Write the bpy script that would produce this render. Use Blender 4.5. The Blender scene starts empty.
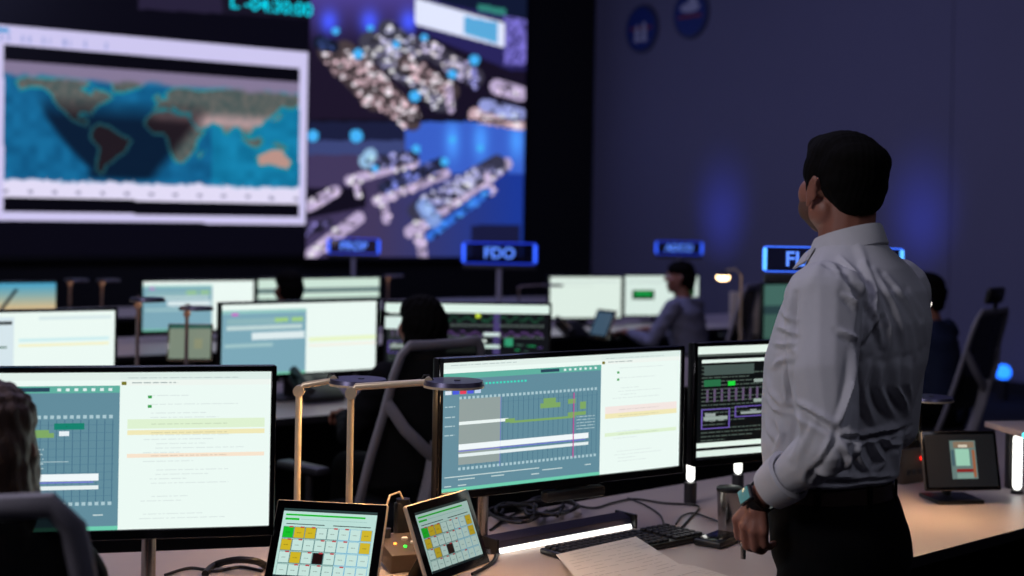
import bpy, bmesh, math, random
import numpy as np
from mathutils import Vector, Matrix, Euler
random.seed(7)
rng = np.random.default_rng(5)
C = bpy.context.scene.collection
PI = math.pi
# ------------------------------------------------------------------ camera model
F = 1422.0; CX = 512.0; HY = 212.0; CAMH = 1.65; ROLL = math.radians(1.0)
TH = math.radians(36.0)
U = Vector((math.cos(TH), math.sin(TH), 0)); V = Vector((-math.sin(TH), math.cos(TH), 0))
def ray(px, py):
    dx, up = px - CX, HY - py; c, s = math.cos(ROLL), math.sin(ROLL)
    return Vector(((dx * c - up * s) / F, 1.0, (dx * s + up * c) / F))
def at(px, py, d):
    r = ray(px, py); return Vector((r.x * d, d, CAMH + r.z * d))
def onz(px, py, z=0.74):
    r = ray(px, py); d = (z - CAMH) / r.z; return Vector((r.x * d, d, z))
def onv(px, v, py=HY):
    r = ray(px, py); d = v / (V.x * r.x + V.y); return Vector((r.x * d, d, CAMH + r.z * d))
def uv(u, v, z=0.0):
    p = U * u + V * v; return Vector((p.x, p.y, z))
def proj_np(P):
    c, s = math.cos(ROLL), math.sin(ROLL)
    x = F * P[:, 0] / P[:, 1]; z = F * (P[:, 2] - CAMH) / P[:, 1]
    return CX + x * c + z * s, HY + x * s - z * c
# ------------------------------------------------------------------ materials
def lin(c):
    return tuple((v / 255 / 12.92) if v / 255 <= 0.04045 else ((v / 255 + 0.055) / 1.055) ** 2.4 for v in c)
def mat(name, col, rough=0.5, metal=0.0, emit=None, es=0.0, noise=0.08, nscale=40.0, bump=0.0, bscale=200.0, alpha=1.0, stretch=None):
    m = bpy.data.materials.new(name); m.use_nodes = True
    nt = m.node_tree; b = nt.nodes['Principled BSDF']
    c = lin(col) + (1,)
    b.inputs['Base Color'].default_value = c
    b.inputs['Roughness'].default_value = rough; b.inputs['Metallic'].default_value = metal
    if emit is not None:
        b.inputs['Emission Color'].default_value = lin(emit) + (1,); b.inputs['Emission Strength'].default_value = es
    tc = nt.nodes.new('ShaderNodeTexCoord'); mp = nt.nodes.new('ShaderNodeMapping')
    nt.links.new(tc.outputs['Object'], mp.inputs['Vector'])
    if stretch: mp.inputs['Scale'].default_value = stretch
    if noise:
        n = nt.nodes.new('ShaderNodeTexNoise'); n.inputs['Scale'].default_value = nscale
        mx = nt.nodes.new('ShaderNodeMix'); mx.data_type = 'RGBA'
        mx.inputs['A'].default_value = tuple(v * (1 - noise) for v in c[:3]) + (1,)
        mx.inputs['B'].default_value = tuple(min(1, v * (1 + noise)) for v in c[:3]) + (1,)
        nt.links.new(mp.outputs['Vector'], n.inputs['Vector'])
        nt.links.new(n.outputs['Fac'], mx.inputs['Factor']); nt.links.new(mx.outputs['Result'], b.inputs['Base Color'])
    if bump:
        n2 = nt.nodes.new('ShaderNodeTexNoise'); n2.inputs['Scale'].default_value = bscale
        nt.links.new(mp.outputs['Vector'], n2.inputs['Vector'])
        bp = nt.nodes.new('ShaderNodeBump'); bp.inputs['Strength'].default_value = bump; bp.inputs['Distance'].default_value = 0.004
        nt.links.new(n2.outputs['Fac'], bp.inputs['Height']); nt.links.new(bp.outputs['Normal'], b.inputs['Normal'])
    if alpha < 1: b.inputs['Alpha'].default_value = alpha
    return m
def screen_mat():
    m = bpy.data.materials.new('lit_display'); m.use_nodes = True
    nt = m.node_tree; b = nt.nodes['Principled BSDF']
    b.inputs['Base Color'].default_value = (0.01, 0.01, 0.012, 1); b.inputs['Roughness'].default_value = 0.3; b.inputs['Specular IOR Level'].default_value = .15
    a = nt.nodes.new('ShaderNodeAttribute'); a.attribute_name = 'Col'
    nt.links.new(a.outputs['Color'], b.inputs['Emission Color']); b.inputs['Emission Strength'].default_value = 1.0
    return m
M = {}
M['screen'] = screen_mat()
M['black'] = mat('black_plastic', (16, 16, 19), 0.38, bump=0.05, bscale=600)
M['gloss'] = mat('gloss_black', (10, 10, 13), 0.12)
M['dark'] = mat('dark_grey_plastic', (38, 38, 44), 0.45, bump=0.05)
M['steel'] = mat('brushed_steel', (170, 165, 160), 0.25, 1.0, bump=0.03, bscale=300, stretch=(1, 1, 0.05))
M['gold'] = mat('champagne_metal', (232, 210, 178), 0.35, 0.3)
M['dull'] = mat('dull_lamp_metal', (120, 104, 108), 0.5, 0.3)
M['lamphead'] = mat('satin_lamp_metal', (95, 92, 118), 0.35, 0.7)
M['desk'] = mat('white_laminate', (186, 172, 168), 0.42, noise=0.05, nscale=6, bump=0.02)
M['deskfar'] = mat('white_laminate_back', (186, 172, 168), 0.42, noise=0.05, nscale=6)
M['edge'] = mat('dark_edge', (30, 28, 32), 0.5)
M['panel'] = mat('dark_panel', (22, 22, 28), 0.6)
M['carpet'] = mat('dark_carpet', (26, 26, 36), 0.95, noise=0.3, nscale=300, bump=0.3, bscale=400)
M['wallblue'] = mat('painted_wall', (118, 116, 140), 0.75, noise=0.03, nscale=2, bump=0.05, bscale=80)
M['wallblack'] = mat('black_wall', (9, 9, 13), 0.8, noise=0.1, nscale=3)
M['ceil'] = mat('ceiling_dark', (40, 40, 50), 0.9)
M['frame'] = mat('chair_frame_grey', (150, 146, 158), 0.45)
M['mesh'] = mat('chair_mesh_black', (17, 17, 21), 0.8, bump=0.5, bscale=900)
M['net'] = mat('chair_net_black', (17, 17, 21), 0.8, bump=0.5, bscale=900, alpha=.8)
M['shirt'] = mat('white_cotton', (200, 199, 204), 0.85, noise=0.03, nscale=60, bump=0.06, bscale=500)
M['skin'] = mat('skin', (150, 98, 82), 0.5, noise=0.1, nscale=30, bump=0.1, bscale=250)
M['stubble'] = mat('stubble', (96, 66, 54), 0.7, noise=0.35, nscale=500)
M['hair'] = mat('dark_hair', (7, 5, 5), 0.85, noise=0.5, nscale=160, bump=0.35, bscale=420, stretch=(1, 1, 0.4))
M['blond'] = mat('light_brown_hair', (74, 52, 40), 0.5, noise=0.45, nscale=160, bump=0.8, bscale=260, stretch=(1, 1, 0.08))
M['trouser'] = mat('black_trouser', (5, 5, 7), 0.85, bump=0.1, bscale=700)
M['leather'] = mat('black_leather', (52, 40, 36), 0.26, bump=0.15, bscale=300)
M['navy'] = mat('navy_cloth', (24, 36, 70), 0.8, bump=0.1)
M['grey'] = mat('grey_cloth', (120, 120, 145), 0.8, bump=0.1)
M['blackcloth'] = mat('black_cloth', (18, 18, 22), 0.85, bump=0.1)
M['paper'] = mat('paper', (215, 208, 204), 0.8, noise=0.02)
M['ink'] = mat('ink', (186, 180, 178), 0.8)
M['eye'] = mat('eye_white', (230, 225, 220), 0.2)
M['warm'] = mat('warm_led', (255, 220, 170), 0.5, emit=(255, 204, 148), es=48.0, noise=0)
M['warmfar'] = mat('warm_led_far', (255, 220, 170), 0.5, emit=(255, 204, 150), es=3.0, noise=0)
M['white_led'] = mat('white_led', (255, 250, 240), 0.5, emit=(255, 248, 235), es=5.0, noise=0)
M['warm_bulb'] = mat('warm_bulb', (255, 230, 190), 0.5, emit=(255, 214, 160), es=7.0, noise=0)
M['strip_led'] = mat('strip_led', (255, 250, 240), 0.5, emit=(250, 252, 245), es=2.6, noise=0)
M['blue_led'] = mat('blue_led', (30, 60, 200), 0.4, emit=(36, 70, 255), es=.8, noise=0)
M['blue_bright'] = mat('bright_blue_led', (60, 120, 255), 0.4, emit=(60, 110, 255), es=1.3, noise=0)
M['blue_led_end'] = mat('blue_led_end', (30, 60, 200), 0.4, emit=(52, 100, 255), es=1.5, noise=0)
M['blue_bright_end'] = mat('bright_end', (60, 120, 255), 0.4, emit=(90, 176, 255), es=1.6, noise=0)
M['letters'] = mat('blue_letters', (60, 100, 255), 0.4, emit=(96, 146, 255), es=1.15, noise=0)
M['wash_led'] = mat('wall_washer_led', (40, 60, 255), 0.4, emit=(30, 110, 255), es=3.0, noise=0)
M['cyan_led'] = mat('cyan_digits', (20, 200, 220), 0.4, emit=(0, 220, 235), es=0.9, noise=0)
M['acrylic'] = mat('sign_panel', (12, 16, 46), 0.2, alpha=0.55)
M['red_led'] = mat('red_led', (255, 40, 30), 0.4, emit=(255, 30, 20), es=4, noise=0)
M['green_led'] = mat('green_led', (40, 255, 60), 0.4, emit=(40, 255, 60), es=3, noise=0)
M['orange_led'] = mat('orange_led', (255, 140, 60), 0.4, emit=(255, 130, 50), es=4, noise=0)
M['cable'] = mat('black_cable', (14, 13, 15), 0.5)
M['grille'] = mat('brown_grey_box', (78, 66, 58), 0.5, bump=0.1)
M['key'] = mat('key_caps', (30, 29, 33), 0.5)
M['emblem_blue'] = mat('emblem_blue', (34, 56, 130), 0.5)
M['emblem_rim'] = mat('emblem_rim', (60, 62, 92), 0.5)
M['emblem_white'] = mat('emblem_white', (200, 200, 215), 0.5)
M['emblem_red'] = mat('emblem_red', (150, 60, 60), 0.5)
M['watchface'] = mat('watch_face', (70, 110, 115), 0.15, emit=(120, 190, 190), es=0.22, noise=0)
M['sandpanel'] = mat('pale_partition', (206, 190, 176), 0.7)
for k_ in ('hair', 'trouser', 'blackcloth', 'mesh'): M[k_].node_tree.nodes['Principled BSDF'].inputs['Specular IOR Level'].default_value = .12
# ------------------------------------------------------------------ mesh builder
class MB:
    def __init__(s): s.bm = bmesh.new()
    def _t(s, vs, mt): bmesh.ops.transform(s.bm, matrix=mt, verts=vs)
    def box(s, c, size, rot=None, bev=0.0, seg=2):
        b2 = bmesh.new(); bmesh.ops.create_cube(b2, size=1.0)
        bmesh.ops.scale(b2, vec=Vector(size), verts=b2.verts)
        if bev > 0: bmesh.ops.bevel(b2, geom=list(b2.edges), offset=min(bev, 0.49 * min(size)), segments=seg, affect='EDGES', profile=0.5)
        mt = Matrix.Translation(Vector(c)) @ (rot.to_4x4() if rot else Matrix.Identity(4))
        bmesh.ops.transform(b2, matrix=mt, verts=b2.verts); s.merge(b2); return s
    def merge(s, b2):
        me = bpy.data.meshes.new('t'); b2.to_mesh(me); b2.free(); s.bm.from_mesh(me); bpy.data.meshes.remove(me)
    def loft(s, rings, cap=True, closed=False):
        R = [[s.bm.verts.new(p) for p in r] for r in rings]; n = len(R[0])
        m = len(R) if closed else len(R) - 1
        for i in range(m):
            a, b = R[i], R[(i + 1) % len(R)]
            for j in range(n): s.bm.faces.new((a[j], a[(j + 1) % n], b[(j + 1) % n], b[j]))
        if cap and not closed:
            s.bm.faces.new(list(reversed(R[0]))); s.bm.faces.new(R[-1])
        return s
    def tube(s, pts, r, seg=10, cap=True, rs=None, closed=False):
        pts = [Vector(p) for p in pts]; n = len(pts); rings = []
        ref = None
        for i, p in enumerate(pts):
            if closed: t = (pts[(i + 1) % n] - pts[i - 1]).normalized()
            else: t = (pts[min(i + 1, n - 1)] - pts[max(i - 1, 0)]).normalized()
            if ref is None:
                ref = Vector((0, 0, 1)) if abs(t.z) < 0.9 else Vector((1, 0, 0))
            ref = (ref - t * ref.dot(t)).normalized(); o = t.cross(ref)
            rr = rs[i] if rs else r
            ra, rb = rr if isinstance(rr, tuple) else (rr, rr)
            rings.append([p + ref * math.cos(a) * ra + o * math.sin(a) * rb for a in [2 * PI * k / seg for k in range(seg)]])
        return s.loft(rings, cap, closed)
    def cyl(s, p0, p1, r0, r1=None, seg=24): return s.tube([p0, p1], r0, seg, rs=[r0, r0 if r1 is None else r1])
    def cap(s, p0, p1, r0, r1=None, seg=16):
        r1 = r0 if r1 is None else r1; p0, p1 = Vector(p0), Vector(p1); t = (p1 - p0)
        if t.length < 1e-6: t = Vector((0, 0, 1e-4))
        tn = t.normalized(); pts, rs = [], []
        for a in (85, 60, 35, 12): pts.append(p0 - tn * r0 * math.sin(math.radians(a))); rs.append(r0 * math.cos(math.radians(a)))
        for a in (0.0, 0.33, 0.66, 1.0): pts.append(p0 + t * a); rs.append(r0 + (r1 - r0) * a)
        for a in (12, 35, 60, 85): pts.append(p1 + tn * r1 * math.sin(math.radians(a))); rs.append(r1 * math.cos(math.radians(a)))
        ref = Vector((0, 0, 1)) if abs(tn.z) < 0.9 else Vector((1, 0, 0)); ref = (ref - tn * ref.dot(tn)).normalized(); o = tn.cross(ref)
        return s.loft([[p + (ref * math.cos(2 * PI * k / seg) + o * math.sin(2 * PI * k / seg)) * r for k in range(seg)] for p, r in zip(pts, rs)])
    def chain(s, pts, rs, seg=14):
        for i in range(len(pts) - 1): s.cap(pts[i], pts[i + 1], rs[i], rs[i + 1], seg)
        return s
    def ell(s, c, r, rot=None, sub=3):
        b2 = bmesh.new(); bmesh.ops.create_icosphere(b2, subdivisions=sub, radius=1.0)
        bmesh.ops.scale(b2, vec=Vector(r), verts=b2.verts)
        mt = Matrix.Translation(Vector(c)) @ (rot.to_4x4() if rot else Matrix.Identity(4))
        bmesh.ops.transform(b2, matrix=mt, verts=b2.verts); s.merge(b2); return s
    def rings_z(s, prof, n=36):     # (z, cx, cy, a, b)
        return s.loft([[Vector((cx + a * math.cos(t), cy + b * math.sin(t), z)) for t in [2 * PI * k / n for k in range(n)]] for z, cx, cy, a, b in prof])
    def prism(s, poly, z0, z1):
        a = [s.bm.verts.new((p[0], p[1], z0)) for p in poly]; b = [s.bm.verts.new((p[0], p[1], z1)) for p in poly]; n = len(poly)
        s.bm.faces.new(list(reversed(a))); s.bm.faces.new(b)
        for i in range(n): s.bm.faces.new((a[i], a[(i + 1) % n], b[(i + 1) % n], b[i]))
        return s
    def xf(s, mt): bmesh.ops.transform(s.bm, matrix=mt, verts=s.bm.verts); return s
    def build(s, name, m, parent=None, smooth=True, recalc=True):
        if recalc: bmesh.ops.recalc_face_normals(s.bm, faces=s.bm.faces)
        me = bpy.data.meshes.new(name); s.bm.to_mesh(me); s.bm.free()
        if smooth:
            me.polygons.foreach_set('use_smooth', [True] * len(me.polygons))
            try: me.set_sharp_from_angle(angle=math.radians(38))
            except Exception: pass
        me.materials.append(m)
        o = bpy.data.objects.new(name, me); C.objects.link(o)
        if parent: o.parent = parent
        return o
def tag(o, label=None, cat=None, group=None, kind=None):
    if label: o['label'] = label
    if cat: o['category'] = cat
    if group: o['group'] = group
    if kind: o['kind'] = kind
    return o
def thing(name, label, cat, loc=(0, 0, 0), rz=0.0, group=None, parent=None):
    o = bpy.data.objects.new(name, None); C.objects.link(o); o.location = loc; o.rotation_euler = (0, 0, rz)
    o.empty_display_size = 0.1
    return tag(o, label, cat, group)
def copy_tree(o, parent=None):
    c = o.copy(); C.objects.link(c); c.parent = parent
    for ch in list(o.children): copy_tree(ch, c)
    return c
def place(o, loc, rz, label, group=None):
    o.location = loc; o.rotation_euler = (0, 0, rz); o['label'] = label
    if group: o['group'] = group
    return o
def remesh(mb, vox, smooth=3, fn=None, post=0):
    """union of overlapping closed shapes as one continuous skin; returns MB"""
    o = mb.build('tmp', M['black'])
    r = o.modifiers.new('r', 'REMESH'); r.mode = 'VOXEL'; r.voxel_size = vox
    if smooth:
        q = o.modifiers.new('s', 'SMOOTH'); q.iterations = smooth; q.factor = 0.5
    dg = bpy.context.evaluated_depsgraph_get(); dg.update()
    me = bpy.data.meshes.new_from_object(o.evaluated_get(dg))
    old = o.data; bpy.data.objects.remove(o); bpy.data.meshes.remove(old)
    if fn:
        n = len(me.vertices); co = np.empty(n * 3); me.vertices.foreach_get('co', co); co = co.reshape(-1, 3)
        no = np.empty(n * 3); me.vertex_normals.foreach_get('vector', no); no = no.reshape(-1, 3)
        co = fn(co, no); me.vertices.foreach_set('co', co.ravel()); me.update()
    out = MB(); out.bm.from_mesh(me); bpy.data.meshes.remove(me)
    for _ in range(post): bmesh.ops.smooth_vert(out.bm, verts=out.bm.verts, factor=.5, use_axis_x=True, use_axis_y=True, use_axis_z=True)
    return out
def text_mesh(txt, size, depth=0.002):
    cu = bpy.data.curves.new('txt', 'FONT'); cu.body = txt; cu.size = size; cu.extrude = depth; cu.align_x = 'CENTER'; cu.align_y = 'CENTER'; cu.offset = size * 0.012
    o = bpy.data.objects.new('txt', cu); C.objects.link(o)
    dg = bpy.context.evaluated_depsgraph_get(); dg.update()
    me = bpy.data.meshes.new_from_object(o.evaluated_get(dg)); bpy.data.objects.remove(o); bpy.data.curves.remove(cu)
    out = MB(); out.bm.from_mesh(me); bpy.data.meshes.remove(me)
    out.xf(Matrix.Rotation(PI / 2, 4, 'X')); return out       # stands up in XZ, reads from -Y
# ------------------------------------------------------------------ displays
class Scr:
    """a lit display: rectangles of colour in the local XZ plane facing -Y; x,y normalised, y down"""
    def __init__(s, w, h, bg, gain=1.0): s.w, s.h, s.g = w, h, gain; s.R = []; s.rect(0, 0, 1, 1, bg, 0)
    def rect(s, x0, y0, x1, y1, c, l=1):
        x0, x1 = max(0, x0), min(1, x1); y0, y1 = max(0, y0), min(1, y1)
        if x1 > x0 and y1 > y0: s.R.append((x0, y0, x1, y1, c, l))
    def line(s, x, y, ln, c=(190, 200, 200), t=0.006, l=2, rnd=None):
        rnd = rnd or random; e = x + ln
        while x < e:
            d = rnd.uniform(.006, .03); s.rect(x, y, min(e, x + d), y + t, c, l); x += d + .004
    def build(s, parent, y=0.0, name='display'):
        vs, fs, cols = [], [], []
        for x0, y0, x1, y1, c, l in s.R:
            n = len(vs); yy = y - l * 0.00025
            for a, b in ((x0, y1), (x1, y1), (x1, y0), (x0, y0)): vs.append(((a - .5) * s.w, yy, (1 - b) * s.h))
            fs.append((n, n + 1, n + 2, n + 3)); cols.append(tuple(v * s.g for v in lin(c)) + (1,))
        me = bpy.data.meshes.new(name); me.from_pydata(vs, [], fs)
        at_ = me.color_attributes.new('Col', 'FLOAT_COLOR', 'CORNER')
        at_.data.foreach_set('color', np.repeat(np.array(cols, dtype=np.float32), 4, axis=0).ravel())
        me.materials.append(M['screen']); o = bpy.data.objects.new(name, me); C.objects.link(o)
        if parent: o.parent = parent
        return o
WH = (236, 250, 244); SL = (98, 140, 156)
def doc_side(s, x0, rnd, rows):
    rows = [(a, b, tuple(int(v * .7 + 245 * .3) for v in c)) for a, b, c in rows]
    s.rect(x0, 0, 1, .05, (222, 238, 232)); s.line(x0 + .02, .035, .9 - x0, (180, 195, 195), .004, 2, rnd)
    s.rect(x0, .05, 1, .085, (238, 246, 240)); s.line(x0 + .03, .065, .3 * (1 - x0), (150, 165, 165), .006, 2, rnd)
    s.rect(x0 + .004, .06, x0 + .016, .082, (120, 120, 40), 2)
    y = .12
    while y < .96:
        if rnd.random() < .62: s.line(x0 + .05 + rnd.uniform(0, .05), y, (1 - x0) * rnd.uniform(.2, .6), (214, 226, 224), .0045, 2, rnd)
        y += .028
    for (a, b, c) in rows: s.rect(x0 + .02, a, .985, b, c, 3); s.line(x0 + .08, (a + b) / 2, (1 - x0) * .5, tuple(v * .88 for v in c), .005, 4, rnd)
    for y in (.15, .21): s.rect(x0 + .07, y, x0 + .08, y + .018, (60, 160, 80), 3)
def timeline(s, split, seed, rows, var=0):
    rnd = random.Random(seed)
    s.rect(0, 0, split, .05, (226, 240, 234)); s.line(.03, .022, split * .4, (180, 195, 195), .005, 2, rnd)
    s.rect(0, .085, split, 1, SL)
    s.rect(0, .085, split, .13, (96, 176, 160), 2)
    s.rect(split * .6, .095, split * .72, .12, (40, 70, 90), 3)
    for i in range(7): s.rect(split * (.75 + i * .034), .1, split * (.765 + i * .034), .118, (225, 240, 240), 3)
    for i in range(14): s.rect(.02 + split * (.18 + i * .022), .17, .02 + split * (.193 + i * .022), .185, (60, 220, 190), 3)
    for i, c in enumerate(((220, 230, 240), (70, 90, 220), (230, 60, 90), (80, 90, 220), (190, 210, 235))): s.rect(.01 + .028 * i, .22, .034 + .028 * i, .25, c, 3)
    for yy in (.27, .82):
        for i in range(34): s.rect(split * (.1 + i * .026), yy, split * (.115 + i * .026), yy + .022, (170, 200, 208), 2)
    for i in range(27): s.rect(split * (.14 + i * .032), .3, split * (.143 + i * .032), .82, (66, 108, 132), 2)
    s.rect(split * .1, .29, split * .35, .8, (146, 160, 158), 3)
    s.rect(split * .35, .29, split * .353, .84, (110, 110, 210), 4)
    for yy in (.34, .42, .49, .56): s.line(.01, yy, split * .06, (180, 205, 210), .008, 3, rnd)
    s.rect(split * .1, .465, split * .4, .49, (236, 246, 244), 4)
    s.rect(split * .1, .64, split * .92, .685, (240, 248, 250), 4); s.rect(split * .1, .69, split * .9, .697, (120, 120, 220), 4)
    s.rect(split * .1, .715, split * .92, .74, (228, 240, 240), 4)
    g = (126, 168, 100)
    for i in range(1 + var * 9): s.rect(split * .1, .33 + i * .05, split * .98, .333 + i * .05, (80, 122, 144), 2)
    if var:
        for a in ((.5, .33, .62, .36), (.5, .38, .74, .41), (.48, .44, .6, .47), (.6, .36, .72, .4)): s.rect(split * a[0], a[1], split * a[2], a[3], g, 5)
        s.rect(split * .74, .32, split * .86, .36, (20, 130, 110), 5); s.rect(split * .76, .37, split * .8, .4, (230, 240, 245), 5); s.rect(split * .56, .56, split * .8, .564, (180, 205, 210), 5)
        for k in range(5): s.line(split * .5, .48 + k * .03, split * .2, (190, 212, 216), .006, 5, rnd)
    if not var:
        s.rect(split * .38, .47, split * .44, .5, g, 5); s.rect(split * .41, .49, split * .83, .508, g, 5)
        s.rect(split * .62, .33, split * .7, .4, g, 5); s.rect(split * .6, .37, split * .73, .41, g, 5)
        s.rect(split * .78, .35, split * .83, .39, g, 5); s.rect(split * .78, .46, split * .9, .49, g, 5); s.rect(split * .86, .38, split * .9, .44, g, 5)
        s.rect(split * .815, .3, split * .822, .83, (190, 70, 150), 5)
        for k in range(5): s.line(split * .84, .5 + k * .025, split * .12, (180, 205, 210), .006, 4, rnd)
    for yy, a, b in ((.885, .02, .6), (.91, .1, .2), (.91, .3, .38), (.93, .55, .6), (.905, .62, .75), (.9, .9, .94), (.955, .02, .06), (.955, .1, .15)):
        s.rect(split * a, yy, split * b, yy + .008, (196, 215, 215), 3)
    s.rect(0, .975, split, 1, (110, 205, 175), 4)
    doc_side(s, split, rnd, rows)
def dark_app(s, seed, task=True):
    rnd = random.Random(seed)
    s.rect(0, 0, 1, .07, (228, 244, 234)); s.rect(0, .07, 1, .09, (90, 100, 95), 2); s.rect(.9, .09, 1, .115, (70, 220, 80), 3)
    s.rect(.02, .12, .35, .15, (224, 240, 232), 2)
    for y in np.arange(.17, .84, .035):
        s.line(.02, y, .1 + rnd.random() * .25, (70, 82, 76), .012, 2, rnd)
    s.rect(.03, .17, .24, .26, (70, 86, 82), 2); s.rect(.03, .3, .1, .36, (40, 110, 70), 3); s.rect(.13, .32, .16, .36, (30, 220, 60), 3)
    for x, y, w in ((.24, .31, .11), (.24, .49, .1), (.36, .53, .24), (.03, .63, .1)): s.rect(x, y, x + w, y + .03, (150, 165, 158), 3)
    s.rect(.36, .53, .62, .56, (235, 248, 240), 3); s.rect(.37, .58, .6, .72, (120, 135, 128), 2)
    for i in range(9): s.rect(.04 + .03 * i, .38, .05 + .03 * i, .5, (96, 80, 110), 2)
    for x0, y0, x1, y1 in ((.02, .56, .14, .74), (.16, .55, .33, .65)):
        c = (104, 84, 168)
        for a in ((x0, y0, x1, y0 + .01), (x0, y1 - .01, x1, y1), (x0, y0, x0 + .006, y1), (x1 - .006, y0, x1, y1)): s.rect(*a, c, 3)
        for k in range(8): s.rect(rnd.uniform(x0 + .01, x1 - .03), rnd.uniform(y0 + .02, y1 - .04), rnd.uniform(x0 + .03, x1 - .01), rnd.uniform(y0 + .03, y1 - .02), (150, 160, 158), 2)
    for base, c, am in ((.2, (40, 150, 80) if task else (34, 84, 60), .07), (.42, (150, 70, 180) if task else (84, 58, 110), .05)):
        for bx in (.38, .68):
            for i in range(46):
                x = bx + i * .0062; y = base + math.sin(i * .5 + base * 9) * am * .5 + rnd.uniform(-am, am) * .3
                s.rect(x, y, x + .005, y + .012 + rnd.random() * .04, c, 3)
    for i in range(26): s.rect(.38 + i * .023, .3, .39 + i * .023, .33, (110, 125, 120), 2); s.rect(.38 + i * .023, .47, .39 + i * .023, .5, (96, 110, 106), 2)
    for i in range(12): x = rnd.uniform(.65, .95); y = rnd.uniform(.55, .82); s.rect(x, y, x + rnd.uniform(.02, .06), y + .02, rnd.choice(((60, 90, 80), (80, 60, 120), (30, 130, 80))), 2)
    if task:
        s.rect(0, .86, 1, .905, (228, 244, 234), 3); s.rect(0, .93, .28, .985, (222, 238, 230), 3)
        for i, c in enumerate(((40, 90, 110), (50, 130, 140), (200, 150, 90), (70, 130, 110), (90, 110, 140))): s.rect(.3 + i * .035, .945, .325 + i * .035, .975, c, 3)
def grid_app(s):
    s.rect(0, 0, 1, .03, (40, 60, 60)); s.rect(0, .04, 1, 1, (186, 222, 214), 1)
    g = (20, 190, 40); y_ = (206, 180, 36)
    s.rect(.03, .08, .88, .105, g, 2); s.rect(.03, .14, .18, .17, g, 2); s.line(.2, .15, .7, (150, 190, 185), .008, 2)
    s.rect(.05, .22, .46, .232, (30, 60, 60), 2); s.rect(.55, .22, .95, .232, (30, 60, 60), 2)
    yel = {(1, 0), (2, 0), (7, 0), (0, 1), (7, 1), (1, 2)}
    for r in range(4):
        for c in range(8):
            x0, y0 = .03 + c * .119, .27 + r * .18
            if r == 3: y0 = .27 + r * .18
            col = g if (c, r) == (0, 0) else y_ if (c, r) in yel else (30, 12, 12) if (c, r) == (3, 2) else (196, 226, 218)
            s.rect(x0 - .004, y0 - .006, x0 + .114, y0 + .166, (110, 176, 210) if c > 4 else (90, 130, 130), 2)
            s.rect(x0, y0, x0 + .108, y0 + .155, col, 3)
            s.line(x0 + .03, y0 + .075, .045, tuple(v * .75 for v in col), .012, 4)
            if c < 6 and (c + r) % 4 != 3: s.rect(x0 + .06, y0 - .01, x0 + .1, y0 + .01, (190, 50, 60), 4)
    s.rect(0, .96, 1, 1, (20, 40, 44), 3)
MONS = 'wide monitors on the console desks'
def monitor(label, L, R, ztop, h, draw, bg=WH, gain=1.0, deskz=0.74, pole_x=0.0, stand='pole', bar=False, group=None, name='monitor', bez=0.012):
    L = Vector((L[0], L[1], 0)); R = Vector((R[0], R[1], 0)); w = (R - L).length; c = (L + R) / 2
    rz = math.atan2(R.y - L.y, R.x - L.x)
    t = thing(name, label, 'monitor', (c.x, c.y, deskz), rz, group)
    zb = ztop - h - deskz
    fr = MB(); fr.box((0, .022, zb + h / 2), (w, .03, h), bev=.006)
    fr.box((0, .05, zb + h / 2), (w * .55, .04, h * .5), bev=.015); fr.build('housing', M['black'], t)
    bz = MB()
    for (cx, cz, sx, sz) in ((0, zb + h - bez / 2, w, bez), (0, zb + bez * .9, w, bez * 1.8), (-w / 2 + bez / 2, zb + h / 2, bez, h), (w / 2 - bez / 2, zb + h / 2, bez, h)):
        bz.box((cx, .004, cz), (sx, .012, sz), bev=.002, seg=1)
    bz.build('bezel', M['gloss'], t)
    s = Scr(w - 2 * bez, h - 2.8 * bez, bg, gain); draw(s)
    d = s.build(t, .005); d.location.z = zb + bez * 1.8
    if stand == 'pole':
        MB().cyl((pole_x, .1, 0.012), (pole_x, .1, zb + h * .62), .016).build('stand_pole', M['steel'], t)
        MB().cyl((pole_x, .1, 0), (pole_x, .1, .014), .06, .055, seg=36).build('stand_base', M['steel'], t)
        a = MB(); a.tube([(pole_x, .1, zb + h * .5), (pole_x * .5, .12, zb + h * .5), (0, .07, zb + h * .5)], .018, 10)
        a.box((0, .075, zb + h * .5), (.11, .03, .11), bev=.008); a.build('monitor_arm', M['dark'], t)
    else:
        MB().box((0, .09, (zb + .1) / 2 + .01), (.09, .03, zb + .12), bev=.01).build('stand_pole', M['dark'], t)
        MB().box((0, .07, .008), (.26, .2, .016), bev=.007).build('stand_base', M['dark'], t)
    if bar:
        b = MB(); b.box((.02, -.0, zb - .02), (.2, .035, .03), bev=.008); b.box((.02, .012, zb - .003), (.1, .02, .02)); b.build('sound_bar', M['black'], t)
    return t
# ------------------------------------------------------------------ room
HW = 5.6; UR = 11.84; UL = -4.5; VF = 14.5; VB = -2.5
def struct(mb, name, m): return tag(mb.build(name, m, smooth=False), kind='structure')
def slab(u0, u1, v0, v1, z0, z1):
    mb = MB(); P = [uv(u0, v0), uv(u1, v0), uv(u1, v1), uv(u0, v1)]; return mb.prism(P, z0, z1)
struct(slab(UL - .3, UR + .3, VB - .3, VF + .3, -.1, 0), 'floor', M['carpet'])
struct(slab(UL - .3, UR + .3, VB - .3, VF + .3, HW, HW + .1), 'ceiling', M['ceil'])
struct(slab(UL - .2, UR + .2, VF, VF + .2, 0, HW), 'wall_front', M['wallblack'])
sm = MB()
seam_v = 0
for px in (951,):
    r = ray(px, 200); d = UR / (U.x * r.x + U.y); seam_v = (V.x * r.x + V.y) * d
for a, b in ((VB, seam_v - .012), (seam_v + .012, VF)):
    sm.prism([uv(UR, a), uv(UR + .2, a), uv(UR + .2, b), uv(UR, b)], 0, HW)
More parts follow.
